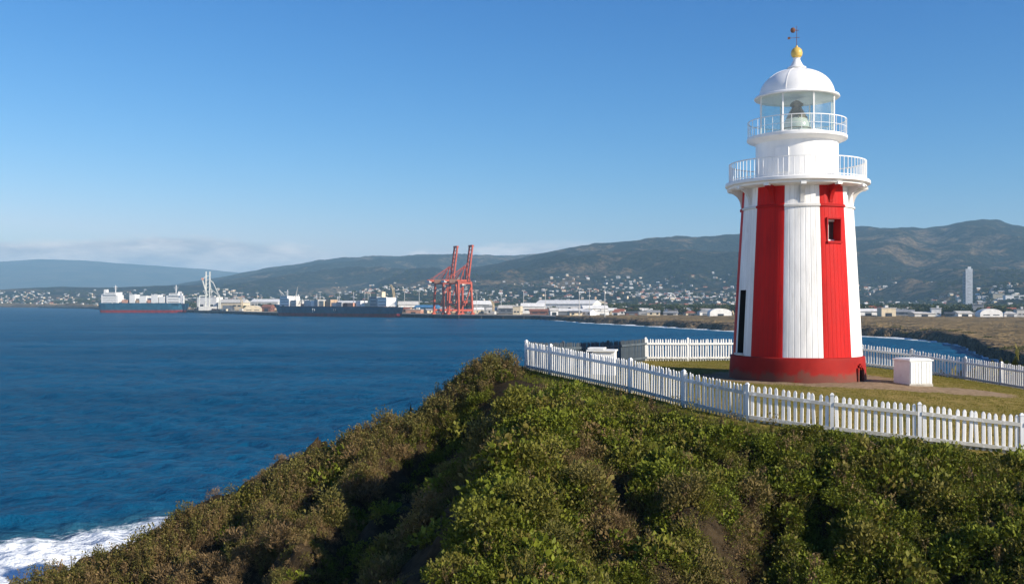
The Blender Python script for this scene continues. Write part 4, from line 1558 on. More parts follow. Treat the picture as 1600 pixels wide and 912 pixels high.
def shed(px, D, wpx, hpx, typ, wall, roof, label, deep=None, rz=None, name=None, zoff=0.0):
    x, y = pxy(px, D)
    z = max(lz(x, y), 3.2) - .3 + zoff
    w, h = wpx / 1600 * D, hpx / 1600 * D
    d = deep or min(max(w * .55, 12), 40)
    g = random.Random(int(px * 13 + D))
    if rz is None:
        rz = g.uniform(-.38, .12)
    r = empty(name or {'gable': 'warehouse', 'arch': 'warehouse', 'flat': 'building', 'hip': 'house'}[typ], (x, y, z), rz)
    tag(r, label, {'gable': 'warehouse', 'arch': 'warehouse', 'flat': 'building', 'hip': 'house'}[typ])
    hw, hd = w / 2, d / 2
    if typ == 'gable':
        e = h * .72
        MB().add([(-hw, -hd, 0), (hw, -hd, 0), (hw, hd, 0), (-hw, hd, 0), (-hw, -hd, e), (hw, -hd, e), (hw, hd, e), (-hw, hd, e), (-hw, 0, h - .3), (hw, 0, h - .3)],
                 [(0, 1, 5, 4), (2, 3, 7, 6), (1, 2, 6, 9, 5), (3, 0, 4, 8, 7)]).build('wall', WM[wall], r)
        o = .8
        sl = (h - e) / hd * o
        MB().add([(-hw - o, -hd - o, e - sl), (hw + o, -hd - o, e - sl), (hw + o, 0, h), (-hw - o, 0, h), (hw + o, hd + o, e - sl), (-hw - o, hd + o, e - sl),
                  (-hw - o, -hd - o, e - sl - .4), (hw + o, -hd - o, e - sl - .4), (hw + o, hd + o, e - sl - .4), (-hw - o, hd + o, e - sl - .4)],
                 [(0, 1, 2, 3), (3, 2, 4, 5), (6, 7, 1, 0), (8, 9, 5, 4), (7, 8, 4, 2, 1), (9, 6, 0, 3, 5)]).build('roof', RM[roof], r)
    elif typ == 'arch':
        V, F_ = [], []
        n = 12
        for s in (-1, 1):
            for i in range(n + 1):
                t = math.pi * i / n
                V.append((-hw * math.cos(t), s * hd, h * (.42 + .58 * math.sin(t)) if 0 < i < n else h * .42))
        m_ = n + 1
        F_ = [(i, i + 1, m_ + i + 1, m_ + i) for i in range(n)]
        MB().add(V, F_).build('roof', RM[roof], r)
        e = [(-hw, -hd, 0), (hw, -hd, 0), (hw, hd, 0), (-hw, hd, 0)]
        Vw = e + V
        MB().add(Vw, [(0, 1, *[4 + i for i in range(n, -1, -1)]), (2, 3, *[4 + m_ + i for i in range(0, n + 1)]), (1, 2, 4 + m_ + n, 4 + n), (3, 0, 4, 4 + m_)]).build('wall', WM[wall], r)
    elif typ == 'hip':
        e = h * .6
        MB().box((0, 0, e / 2), (w, d, e)).build('wall', WM[wall], r)
        o = .6
        MB().add([(-hw - o, -hd - o, e), (hw + o, -hd - o, e), (hw + o, hd + o, e), (-hw - o, hd + o, e), (-hw * .4, 0, h), (hw * .4, 0, h)],
                 [(0, 1, 5, 4), (1, 2, 5), (2, 3, 4, 5), (3, 0, 4), (3, 2, 1, 0)]).build('roof', RM[roof], r)
    else:
        MB().box((0, 0, h / 2), (w, d, h)).build('wall', WM[wall], r)
        ro = MB().box((0, 0, h + .25), (w + 1, d + 1, .5)).build('roof', RM[roof], r)
        MB().box((g.uniform(-.25, .25) * w, 0, h + 1.5), (w * .22, d * .3, 2.0)).build('roof_unit', WM['pale'], ro)
    # doors and windows on the two sides that show
    eh = h * (.42 if typ == 'arch' else .6)
    k = max(1, int(w / 16))
    for i in range(k):
        xx = -hw + (i + .5) * w / k
        if g.random() < .5:
            MB().box((xx, -hd - .05, eh * .36), (min(5.5, w / k * .55), .3, eh * .72)).build('door', M['town_window'] if g.random() < .6 else WM['slate'], r)
        else:
            for q in range(2):
                MB().box((xx + (q - .5) * w / k * .42, -hd - .03, eh * .66), (w / k * .28, .25, eh * .22)).build('window', M['town_window'], r)
    for q in range(2):
        MB().box((hw + .03, (q - .5) * d * .5, eh * .6), (.25, d * .2, eh * .25)).build('window', M['town_window'], r)
    return r


SHEDS = [
    (328, 1590, 34, 20, 'flat', 'white', 'pale', 'tiered white port building behind the tall white crane'),
    (366, 1570, 42, 17, 'gable', 'cream', 'pale', 'large cream port shed right of the tall white crane'),
    (357, 1480, 15, 9, 'arch', 'slate', 'dark', 'small dark round-roofed shed on the wharf'),
    (396, 1400, 28, 10, 'arch', 'cream', 'white', 'cream round-roofed shed left of the long dark ship'),
    (419, 1400, 15, 11, 'gable', 'brown', 'rust', 'rust-brown shed at the bow of the long dark ship'),
    (418, 1750, 46, 15, 'gable', 'pale', 'white', 'long pale roofed warehouse behind the round-roofed sheds'),
    (478, 1480, 58, 15, 'gable', 'grey', 'pale', 'long grey warehouse behind the foredeck of the dark ship'),
    (556, 1440, 84, 16, 'gable', 'pale', 'white', 'very long pale roofed warehouse behind the dark ship'),
    (508, 1350, 28, 12, 'flat', 'tan', 'grey', 'tan flat-roofed building behind the middle of the dark ship'),
    (536, 1330, 18, 14, 'gable', 'salmon', 'dark', 'salmon shed with dark roof behind the dark ship'),
    (588, 1300, 22, 15, 'flat', 'white', 'white', 'white block building behind the stern of the dark ship'),
    (638, 1320, 30, 17, 'gable', 'white', 'pale', 'white warehouse between the dark ship and the blue shed'),
    (668, 1270, 36, 12, 'gable', 'blue', 'blue', 'blue warehouse just left of the red cranes'),
    (648, 1200, 24, 6, 'flat', 'salmon', 'pale', 'low salmon dock office left of the red cranes'),
    (752, 1290, 30, 18, 'gable', 'grey', 'white', 'grey warehouse with white roof just right of the red cranes'),
    (771, 1190, 30, 11, 'flat', 'grey', 'grey', 'low grey depot right of the red cranes'),
    (792, 1140, 24, 14, 'gable', 'slate', 'pale', 'slate shed with pale roof at the end of the wharf'),
    (809, 1065, 12, 14, 'flat', 'cream', 'pale', 'cream two-storey building near the end of the wharf'),
    (833, 1150, 36, 17, 'gable', 'white', 'white', 'white warehouse behind the brown shed'),
    (842, 1060, 28, 10, 'gable', 'brown', 'rust', 'low brown shed in front of the white warehouses'),
    (865, 1040, 12, 12, 'gable', 'white', 'pale', 'narrow white gabled shed between brown shed and long low shed'),
    (891, 1050, 44, 10, 'gable', 'slate', 'white', 'long low dark-fronted shed with white roof'),
    (888, 1230, 92, 20, 'gable', 'white', 'white', 'huge white roofed factory behind the waterfront sheds'),
    (929, 1070, 38, 15, 'gable', 'white', 'white', 'broad white shed at the right of the factory'),
    (940, 1030, 20, 6, 'flat', 'white', 'white', 'small white annex right of the broad white shed'),
    (962, 1030, 11, 8, 'hip', 'white', 'terracotta', 'red-roofed white house right of the factory'),
    (935, 1800, 18, 12, 'flat', 'cream', 'pale', 'pale square block on the rise behind the factory'),
    (986, 1040, 18, 6, 'gable', 'brown', 'dark', 'low brown barn beside the dry field'),
    (1012, 1060, 30, 6, 'flat', 'grey', 'dark', 'long low grey block beside the dry field'),
    (1048, 1040, 20, 6, 'gable', 'pale', 'grey', 'pale barn at the back of the dry field'),
    (1078, 1010, 16, 7, 'hip', 'cream', 'terracotta', 'cream house with terracotta roof behind the dry field'),
    (1100, 1000, 18, 9, 'hip', 'white', 'grey', 'white house with grey roof left of the round white hall'),
    (1124, 960, 34, 12, 'arch', 'white', 'white', 'round-roofed white hall just left of the lighthouse'),
    (1354, 920, 28, 11, 'gable', 'white', 'white', 'white warehouse just right of the lighthouse'),
    (1385, 900, 22, 13, 'flat', 'cream', 'pale', 'cream flat-roofed building right of the lighthouse'),
    (1414, 940, 26, 10, 'gable', 'grey', 'grey', 'grey shed between cream building and white workshop'),
    (1440, 890, 32, 8, 'gable', 'pale', 'pale', 'low pale workshop at the back of the field'),
    (1462, 890, 14, 13, 'flat', 'white', 'white', 'upright white block beside the pale workshop'),
    (1484, 880, 13, 8, 'gable', 'slate', 'dark', 'small dark shed right of the upright white block'),
    (1503, 900, 22, 9, 'gable', 'white', 'pale', 'white gabled shed below the white tower'),
    (1545, 880, 34, 13, 'arch', 'white', 'white', 'big round-roofed white hangar at the right'),
    (1528, 1010, 16, 17, 'flat', 'grey', 'grey', 'grey block rising behind the white hangar'),
    (1576, 890, 18, 9, 'hip', 'white', 'pale', 'white house right of the white hangar'),
    (1594, 900, 14, 12, 'flat', 'pale', 'grey', 'pale flat-roofed building at the right edge'),
    (1560, 1900, 16, 12, 'flat', 'cream', 'pale', 'cream apartment block right of the white tower'),
    (1585, 1850, 30, 9, 'flat', 'white', 'pale', 'long white block above the trees at the right edge'),
    (1395, 1750, 14, 6, 'flat', 'white', 'terracotta', 'white block among the trees right of the lighthouse'),
]
for a in SHEDS:
    shed(*a)


def build_tower():
    px, D = 1512, 1700
    x, y = pxy(px, D)
    z = lz(x, y) - .5
    top = CAMZ + (470 - 420) / 1600 * D
    h = top - z
    r = empty('tower_block', (x, y, z), rad(-22))
    tag(r, 'tall slender white tower block above the trees at the right', 'tower')
    w = MB().box((2.0, 0, h * .5), (10.5, 11, h)).box((2.6, 0, h + 1.8), (5.0, 6.0, 3.6)).build('shaft', WM['white'], r)
    MB().box((-5.0, 1.2, h * .46), (4.6, 9.5, h * .92)).build('side_wing', WM['grey'], r)
    MB().tube((2.6, 0, h + 3.4), (2.6, 0, h + 7), .4, .2, 6).build('antenna', M['dark_metal'], r)
    for k in range(12):
        MB().box((2.0, -5.52, h * (k + 1) / 13.2), (5.0, .2, .8)).build('window', WM['pale'], r)
        MB().box((-5.0, -3.60, h * .92 * (k + 1) / 13.2), (3.0, .2, 1.0)).build('window', WM['slate'], r)


build_tower()


# ------------------------------------------------------------------ ships
M['hull_navy'] = paint('hull_navy', (0.026, 0.075, 0.125), 0.4, 0.25, 0.2, spec=0.5)
M['hull_teal'] = paint('hull_teal', (0.022, 0.095, 0.150), 0.4, 0.25, 0.2, spec=0.5)
M['boot_red'] = paint('boot_red', (0.22, 0.020, 0.020), 0.6, 0.3, 0.2)
M['ship_white'] = paint('ship_white', (0.76, 0.74, 0.70), 0.5, 0.06, 0.3, ((0.4, 0.25, 0.15), .3))
M['deck'] = paint('deck_brown', (0.16, 0.08, 0.055), 0.8, 0.25, 0.3)
M['buff'] = paint('mast_buff', (0.55, 0.42, 0.24), 0.6, 0.1, 1)


def hull_loft(L, B, free, bow_right, z0, z1, inset=0.0):
    """station loft between heights z0 and z1; bow at +x if bow_right"""
    st = [(0.0, .55, 2.5), (.03, .82, .8), (.10, 1.0, 0), (.5, 1.0, 0), (.80, 1.0, 0), (.90, .78, -1.0), (.96, .42, -3.0), (1.0, .03, -5.5)]
    V, F_ = [], []
    for s, hb, rake in st:
        for side in (-1, 1):
            for z in (z0, z1):
                k = (z / free)
                xx = s * L + (rake * (1 - k) if s > .5 else rake * (1 - k) * 1.2)
                if not bow_right:
                    xx = L - xx
                V.append((xx, side * B / 2 * hb * (.82 + .18 * max(0, k)), z))
    n = len(st)
    for i in range(n - 1):
        a, c = i * 4, (i + 1) * 4
        F_ += [(a, c, c + 1, a + 1), (a + 3, c + 3, c + 2, a + 2), (a + 1, c + 1, c + 3, a + 3)]
    F_ += [(0, 1, 3, 2), ((n - 1) * 4, (n - 1) * 4 + 2, (n - 1) * 4 + 3, (n - 1) * 4 + 1)]
    return MB().add(V, F_)


def ship_block(r, name, x, w, d, z, h, mat, rows=0, y=0.0):
    o = MB().box((x, y, z + h / 2), (w, d, h)).build(name, mat, r)
    for k in range(rows):
        MB().box((x, y - d / 2 - .05, z + h * (k + .6) / rows), (w * .8, .2, h / rows * .16)).build('window_row', M['town_window'], o)
    return o


def mast(r, name, x, z, h, mat, y=0.0, arm=4.0, t=.9):
    MB().beam((x, y, z), (x, y, z + h), t, t).beam((x - arm / 2, y, z + h * .72), (x + arm / 2, y, z + h * .72), t * .6).beam((x - arm / 3, y, z + h * .5), (x + arm / 3, y, z + h * .5), t * .6).build(name, mat, r)


def ship_one():
    x0, Y = pxy(156, 1570)[0], 1570
    L, B, fr = 141, 22, 14.0
    r = empty('cargo_ship', (x0, Y, 0), rad(-4))
    tag(r, 'blue-hulled cargo ship with white deckhouses at both ends, moored far left', 'ship')
    h = hull_loft(L, B, fr, True, 4.2, fr).build('hull', M['hull_teal'], r)
    hull_loft(L, B, fr, True, -2, 4.2).build('boot_top', M['boot_red'], r)
    MB().box((L * .45, 0, fr + .3), (L * .86, B * .9, .6)).build('deck', M['deck'], r)
    for k in range(24):
        if k % 4 == 0:
            MB().beam((4 + k * 5.4, -B / 2 + .3, fr), (4 + (k + 3.9) * 5.4 - 1, -B / 2 + .3, fr + 0.0), .2, 2.0).build('bulwark', M['hull_teal'], h)
    a = ship_block(r, 'deckhouse', 20, 26, 20, fr, 13, M['ship_white'], 4)
    ship_block(r, 'bridge', 21, 19, 22, fr + 13, 4.0, M['ship_white'], 1)
    ship_block(r, 'funnel', 10, 5, 5, fr + 17, 4.5, M['ship_white'])
    mast(r, 'mast', 25, fr + 17, 11, M['ship_white'], arm=6)
    ship_block(r, 'deckhouse', 119, 21, 18, fr, 12, M['ship_white'], 3)
    ship_block(r, 'bridge', 120, 14, 20, fr + 12, 3.6, M['ship_white'], 1)
    mast(r, 'mast', 120, fr + 15, 13, M['ship_white'], arm=7)
    ship_block(r, 'funnel', 126, 4, 5, fr + 15, 3.5, M['ship_white'])
    for (x, w, hh, m_) in ((43, 9, 5, 'salmon'), (55, 9, 13, 'white'), (63, 4, 5, 'tan'), (71.5, 11, 11, 'white'), (81, 5, 5, 'salmon'), (90, 11, 12.5, 'white'), (101, 9, 10, 'white')):
        for j in range(2):
            MB().box((x, -4.6 + 9.2 * j, fr + .6 + hh / 2), (w - .5, 8.8, hh)).build('cargo_stack', M['ship_white'] if m_ == 'white' else WM[m_], r)
    mast(r, 'mast', 82, fr, 15, M['ship_white'], arm=3, t=.5)


def ship_two():
    p0, p1 = Vector((*pxy(431, 1236), 0)), Vector((*pxy(624, 1128), 0))
    d = p1 - p0
    L, B, fr = d.length, 26, 11.2
    r = empty('cargo_ship', p0, math.atan2(d.y, d.x))
    tag(r, 'long dark-hulled bulk ship with cluttered deck lying left of the red cranes', 'ship')
    h = hull_loft(L, B, fr, False, 3.9, fr).build('hull', M['hull_navy'], r)
    hull_loft(L, B, fr, False, -2, 3.9).build('boot_top', M['boot_red'], r)
    MB().box((L * .52, 0, fr + .3), (L * .84, B * .9, .6)).build('deck', M['deck'], r)
    MB().add([(3, -3, fr - .2), (24, -10, fr - .2), (24, 10, fr - .2), (3, 3, fr - .2), (1, -3, fr + 2.4), (24, -10.4, fr + 1.6), (24, 10.4, fr + 1.6), (1, 3, fr + 2.4)], [(0, 1, 5, 4), (1, 2, 6, 5), (2, 3, 7, 6), (3, 0, 4, 7), (4, 5, 6, 7)]).build('forecastle', M['hull_navy'], r)
    ship_block(r, 'deckhouse', 24, 16, 18, fr + .6, 9, M['ship_white'], 3)
    ship_block(r, 'bridge', 24, 12, 20, fr + 9.6, 3, M['ship_white'], 1)
    ship_block(r, 'deckhouse', 38, 9, 16, fr + .6, 7, WM['pale'], 2)
    mast(r, 'mast', 20, fr + 12, 8, M['ship_white'], arm=4, t=.6)
    for x, hh, dx, dz in ((14, 14, -4, 6), (34, 14, 7, 9), (44, 9, 7, -2)):
        MB().beam((x, 0, fr), (x, 0, fr + hh), .9).beam((x, 0, fr + hh), (x + dx, -4, fr + hh + dz), .6).beam((x, 0, fr + hh * .6), (x + dx, -4, fr + hh + dz), .3).build('deck_crane', WM['pale'], r)
    g = random.Random(4)
    x = 52.0
    cols = ['white', 'salmon', 'tan', 'white', 'grey', 'cream', 'brown', 'white', 'pale']
    while x < L * .80:
        w = g.uniform(5, 11)
        c = g.choice(cols)
        ship_block(r, 'hatch_cover' if g.random() < .5 else 'deck_cargo', x, w - 1, g.uniform(10, 20), fr + .6, g.uniform(2.5, 8.0), M['ship_white'] if c == 'white' else WM[c])
        x += w
    for x, hh in ((68, 15), (101, 12), (126, 17), (143, 20), (151, 16)):
        mast(r, 'mast', x, fr, hh, WM['pale'], arm=5, t=.55)
    ship_block(r, 'deckhouse', L * .845, 10, 18, fr + .6, 11, WM['grey'], 3)
    ship_block(r, 'deckhouse', L * .91, 13, 18, fr + .6, 10, M['ship_white'], 3)
    ship_block(r, 'funnel', L * .87, 5, 6, fr + 11, 6, WM['cream'])
    MB().box((L * .80, -4, fr + 4), (4, 4, 8)).build('yellow_winch', WM['cream'], r)
    # painted marks amidships
    yy = -B / 2 - .06
    mk = MB()
    xm = L * .385
    mk.beam((xm, yy, 5.0), (xm, yy, 9.3), .9, .12).beam((xm + .2, yy, 8.9), (xm + 2.6, yy, 8.9), .12, .7).beam((xm + 2.5, yy, 8.8), (xm + 3.1, yy, 6.6), .7, .12)
    m2 = MB()
    xn = L * .555
    m2.beam((xn, yy, 8.9), (xn - .5, yy, 6.8), .45, .1).beam((xn - .5, yy, 6.8), (xn + 1.4, yy, 6.0), .4, .1).beam((xn + 2.0, yy, 9.2), (xn + 3.2, yy, 8.2), .4, .1).beam((xn + 3.2, yy, 8.2), (xn + 2.2, yy, 6.4), .4, .1)
    mk.build('hull_mark', M['ship_white'], h)
    m2.build('hull_mark', WM['pale'], h)


ship_one()
ship_two()


# ------------------------------------------------------------------ cranes
M['crane_red'] = paint('crane_red', (0.40, 0.065, 0.028), 0.55, 0.18, 0.4)
M['crane_white'] = paint('crane_white', (0.62, 0.62, 0.56), 0.55, 0.12, 0.4)


def quay_crane(px, D, label):
    x, y = pxy(px, D)
    r = empty('quay_crane', (x, y, 3.75), math.atan2(.64, .77))
    tag(r, label, 'crane', 'red quay cranes')
    c = M['crane_red']
    H = 34.0
    for lx in (-9, 9):
        for ly in (-9, 9):
            MB().beam((lx, ly, 0), (lx * .92, ly * .8, H), 1.9, 1.9).box((lx, ly, .9), (4.2, 2.4, 1.8)).build('leg', c, r)
    for ly in (-9, 9):
        MB().beam((-9, ly * .98, 4.5), (9, ly * .98, 4.5), 1.6, 2.2).build('sill_beam', c, r)
        MB().beam((-8.4, ly * .82, H - 1), (8.4, ly * .82, H - 1), 1.5, 2.0).build('top_beam', c, r)
        MB().beam((8.6, ly * .86, H - 3), (-1, ly * .95, 9), .9).build('brace', c, r)
    for lx in (-9, 9):
        MB().beam((lx * .97, -8.6, 11), (lx * .97, 8.6, 11), 1.3, 1.6).build('portal_beam', c, r)
        MB().beam((lx * .92, -7.4, H), (lx * .92, 7.4, H), 1.4, 1.8).build('portal_beam', c, r)
    for s in (-2.6, 2.6):
        MB().beam((-22, s, H + 1.6), (9, s, H + 1.6), 1.2, 2.2).build('girder', c, r)
    MB().box((-12, 0, H + 1.0), (10, 7, 4.2)).build('machine_house', M['deck'], r)
    MB().box((-21.5, 0, H + .6), (3, 6, 2.4)).build('counter_platform', WM['pale'], r)
    tip = Vector((14.0, 0, H + 38.5))
    hin = Vector((8.5, 0, H + 1.6))
    bm = r
    for s in (-2.5, 2.5):
        MB().beam(hin + Vector((0, s, 0)), tip + Vector((0, s, 0)), 1.3, 1.7).build('boom_chord', c, r)
    for k in range(9):
        p = hin.lerp(tip, (k + .5) / 8.5)
        MB().beam(p + Vector((0, -2.5, 0)), p + Vector((0, 2.5, 0)), .7).build('boom_rung', c, r)
    MB().box(tip, (2.4, 6.4, 2.0)).build('boom_tip', c, r)
    ap = Vector((5.0, 0, H + 17))
    for s in (-6.5, 6.5):
        MB().beam((8.3, s, H), ap + Vector((0, s * .2, 0)), 1.0).beam((-3, s * .6, H + 2), ap + Vector((0, s * .2, 0)), .7).build('apex_frame', c, r)
    for s in (-2.4, 2.4):
        MB().beam(ap, (-18, s, H + 3), .35).beam(ap, (-8, s, H + 4), .35).build('stay', c, r)
    MB().beam(ap, hin.lerp(tip, .55), .4).build('stay', c, r)
    MB().box((3.5, 1, H - 3.2), (3, 2.6, 3)).build('operator_cab', WM['pale'], r)
    MB().box((3.0, -3, 13.2), (6, 3, 2.4)).build('walkway', c, r)


quay_crane(696, 1096, 'left of two red-orange quay cranes with raised booms')
quay_crane(719.5, 1078, 'right of two red-orange quay cranes with raised booms')


def white_crane():
    x, y = pxy(325, 1530)
    r = empty('harbour_crane', (x, y, 3.75), rad(10))
    tag(r, 'tall white harbour crane with twin masts standing behind the far-left ship', 'crane')
    c = M['crane_white']
    for sx in (-3.2, 2.2):
        MB().beam((sx, 0, 0), (sx + .6, 0, 58), 1.7).build('mast', c, r)
    for k in range(9):
        MB().beam((-2.9, 0, 5 + k * 5.6), (2.3, 0, 8 + k * 5.6), .5).build('lattice', c, r)
    MB().beam((-1, 0, 22), (-8, -3, 47), 1.6).beam((-8, -3, 47), (-1, 0, 52), .5).build('jib', c, r)
    MB().beam((2.4, 0, 46), (8, -2, 41), 1.3).beam((8, -2, 41), (16, -4, 22), .9).beam((2.4, 0, 34), (16, -4, 22), .7).beam((3, 0, 42), (6, -2, 22), .6).build('jib', c, r)
    MB().beam((16, -4, 0), (16.5, -4, 24), 1.5).beam((19, -4, 0), (17.5, -4, 22), 1.2).build('stay_tower', c, r)
    MB().beam((-13, 0, 0), (-12, 0, 22), 1.6).beam((-12, 0, 22), (-1, 0, 22), 1.3).build('portal', c, r)
    MB().box((0, 0, 3), (26, 8, 6)).build('base', WM['pale'], r)
    MB().box((-7.5, -3, 47), (3.2, 3, 3)).build('jib_head', WM['salmon'], r)


white_crane()


def jib_crane(px, D, h, label, mat):
    x, y = pxy(px, D)
    r = empty('jib_crane', (x, y, 3.75), rad(-20))
    tag(r, label, 'crane')
    for s in (-1.8, 1.8):
        MB().beam((2, s, 0), (2.2, s, h * .6), .9).beam((2.2, s, h * .6), (.6, s, h * .86), .8).beam((.6, s, h * .86), (-2.6, s, h), .6).build('jib', mat, r)
    MB().box((2, 0, 1.6), (5, 6, 3.2)).build('base', WM['pale'], r)
    MB().beam((2.2, -1.8, h * .55), (2.2, 1.8, h * .55), .5).build('tie', mat, r)


jib_crane(613, 1225, 34, 'curved cream twin-jib crane behind the stern of the dark ship', M['buff'])
jib_crane(768, 1105, 16, 'small cream jib crane right of the red cranes', M['buff'])
jib_crane(376, 1470, 20, 'slim cream jib crane right of the tall white crane', M['buff'])


def containers():
    g = random.Random(9)
    me = MB().box((0, 0, 1.3), (12.2, 2.5, 2.6)).box((0, -1.27, 1.3), (11.6, .06, 2.2)).mesh('body')
    spots = [(307 + 4.6 * i, 0) for i in range(9)] + [(348, 0), (352.5, 0)] + [(311.6, 2.65), (320.8, 2.65)]
    names = {'brown': 'rust-red', 'cream': 'yellow', 'blue': 'blue'}
    for px, dz in spots:
        D = float(coast_depth(U(px))) + 16
        col = 'cream' if px > 346 else 'brown'
        x, y = pxy(px, D)
        mm = me.copy(); mm.materials.append(WM[col])
        o = link('shipping_container', mm, None, None, (x, y, 3.8 + dz), rad(-52 + g.uniform(-3, 3)))
        tag(o, '%s shipping container in the row on the wharf below the tall white crane%s' % (names[col], ', stacked second' if dz else ''), 'container', 'containers on the wharf')


containers()


def masts_in_port():
    me = MB().tube((0, 0, 0), (0, 0, 26), .45, .25, 6).box((0, 0, 26.3), (4, 1.2, .8)).mesh('lamp_mast')
    me.materials.append(WM['pale'])
    for i, px in enumerate((340, 378, 402, 447, 500, 530, 575, 632, 655, 745, 783, 818, 852, 905, 921, 945)):
        D = float(coast_depth(U(px))) + 90 + 37 * (i % 3)
        x, y = pxy(px, D)
        o = link('floodlight_mast', me, None, None, (x, y, lz(x, y) - .2))
        where = 'behind the long dark ship' if 430 < px < 640 else 'left of the long dark ship' if px < 430 else 'near the red cranes' if px < 800 else 'among the waterfront sheds right of the cranes'
        tag(o, 'slim pale floodlight mast ' + where, 'light mast', 'floodlight masts ' + where)


masts_in_port()


# ------------------------------------------------------------------ houses on the flats and hillsides
def house_mesh(w, d, h, wall, roof):
    hw, hd, e, o = w / 2, d / 2, h * .62, .5
    b = MB()
    b.add([(-hw, -hd, -2), (hw, -hd, -2), (hw, hd, -2), (-hw, hd, -2), (-hw, -hd, e), (hw, -hd, e), (hw, hd, e), (-hw, hd, e), (-hw, 0, h - .1), (hw, 0, h - .1)], [(0, 1, 5, 4), (2, 3, 7, 6), (1, 2, 6, 9, 5), (3, 0, 4, 8, 7)], 0)
    b.add([(-hw - o, -hd - o, e - .2), (hw + o, -hd - o, e - .2), (hw + o, 0, h), (-hw - o, 0, h), (hw + o, hd + o, e - .2), (-hw - o, hd + o, e - .2)], [(0, 1, 2, 3), (3, 2, 4, 5)], 1)
    for k in (-.28, .22):
        b.add([(k * w, -hd - .05, e * .3), (k * w + w * .16, -hd - .05, e * .3), (k * w + w * .16, -hd - .05, e * .8), (k * w, -hd - .05, e * .8)], [(0, 1, 2, 3)], 2)
    return b


def town_points():
    g = np.random.default_rng(77)
    n = 110000
    px = g.uniform(-40, 1640, n)
    Y = np.exp(g.uniform(math.log(1000), math.log(4200), n))
    x = U(px) * Y
    z = land(x, Y)
    d = Y - coast_depth(U(px))
    py = 470 - (z - CAMZ) * 1600 / Y
    patch = fbm(x / 230 + 3, Y / 330 + 9, 4)
    cl = fbm(x / 70 + 30, Y / 90, 2)
    flat = (z < 14) * (d > 110)
    side = np.interp(px, [0, 150, 330, 640, 780, 900, 1100, 1340, 1600], [.35, .25, .45, .6, .9, 1.0, 1.0, 1.0, .9])
    lim = np.interp(px, [0, 300, 640, 800, 1000, 1150, 1345, 1600], [454, 451, 440, 432, 429, 424, 440, 441])     # how far up the slopes houses go
    hill = (z >= 14) * sstep(lim - 3, lim + 14, py) * (patch > .42)
    prob = side * (flat * .85 + hill * .6) * np.where(cl > .44, 1, .15) * (Y / 2200) ** .6
    ok = (g.random(n) < prob) & (d > 110)
    return x[ok], Y[ok], z[ok], px[ok], py[ok]


def build_town():
    g = np.random.default_rng(78)
    x, y, z, px, py = town_points()
    # thin to a minimum spacing
    order = np.argsort(y)
    kept = []
    cell = {}
    for i in order:
        if any(abs(px[i] - s[0]) < s[2] / 2 + 7 and abs(y[i] - s[1]) < 45 for s in SHEDS):
            continue
        k = (int(x[i] // 9), int(y[i] // 14))
        if any((k[0] + a, k[1] + b) in cell for a in (-1, 0, 1) for b in (-1, 0, 1)):
            continue
        cell[k] = 1
        kept.append(i)
    walls = ['white', 'white', 'grey', 'cream', 'pale', 'tan']
    roofs = ['white', 'pale', 'grey', 'terracotta', 'terracotta', 'dark', 'pale']
    kinds = []
    for k in range(18):
        w = walls[k % len(walls)]; rf = roofs[(k * 3 + k // 7) % len(roofs)]
        b = house_mesh(g.uniform(7.5, 15), g.uniform(7, 11), g.uniform(4.5, 7.5), w, rf)
        me = b.mesh('house'); [me.materials.append(m_) for m_ in (WM[w], RM[rf], M['town_window'])]
        kinds.append((me, w, rf, b))
    near = kept[:290]
    for i in near:
        me, w, rf, _ = kinds[g.integers(0, len(kinds))]
        o = link('house', me, None, None, (x[i], y[i], z[i]), g.uniform(-.7, .5))
        p = px[i]
        where = ('on the far-left shore' if p < 300 else 'behind the port left of the dark ship' if p < 430 else 'behind the long dark ship' if p < 640 else 'near the red cranes' if p < 780 else
                 'behind the white factory' if p < 970 else 'behind the dry field left of the lighthouse' if p < 1250 else 'between the lighthouse and the white tower' if p < 1490 else 'around the foot of the white tower')
        wn = {'pale': 'pale grey'}.get(w, w); rn = {'pale': 'pale'}.get(rf, rf)
        tag(o, 'small %s house with %s roof %s' % (wn, rn, where), 'house', '%s houses with %s roofs %s' % (wn, rn, where))
    # everything beyond: one mass of houses on the slopes
    big = MB()
    wl = list(WM); rl_ = list(RM)
    mats = [WM[w] for w in walls[2:]] + [RM[r] for r in ('white', 'pale', 'grey', 'terracotta', 'dark')] + [M['town_window']]
    for i in kept[290:]:
        _, w, rf, b = kinds[g.integers(0, len(kinds))]
        a = g.uniform(-.7, .5); ca, sa = math.cos(a), math.sin(a)
        base = len(big.v)
        s = g.uniform(.4, .85)
        big.v += [(x[i] + s * (p[0] * ca - p[1] * sa), y[i] + s * (p[0] * sa + p[1] * ca), z[i] + s * p[2]) for p in b.v]
        big.f += [tuple(base + q for q in f_) for f_ in b.f]
        wi, ri = g.integers(0, 4), 4 + g.integers(0, 5)
        big.m += [(wi, ri, 9)[q] for q in b.m]
    o = big.build('hillside_houses', mats)
    tag(o, 'far scatter of pale houses over the hillsides', 'houses', kind='stuff')
    return len(near), len(kept)


N_NEAR, N_ALL = build_town()


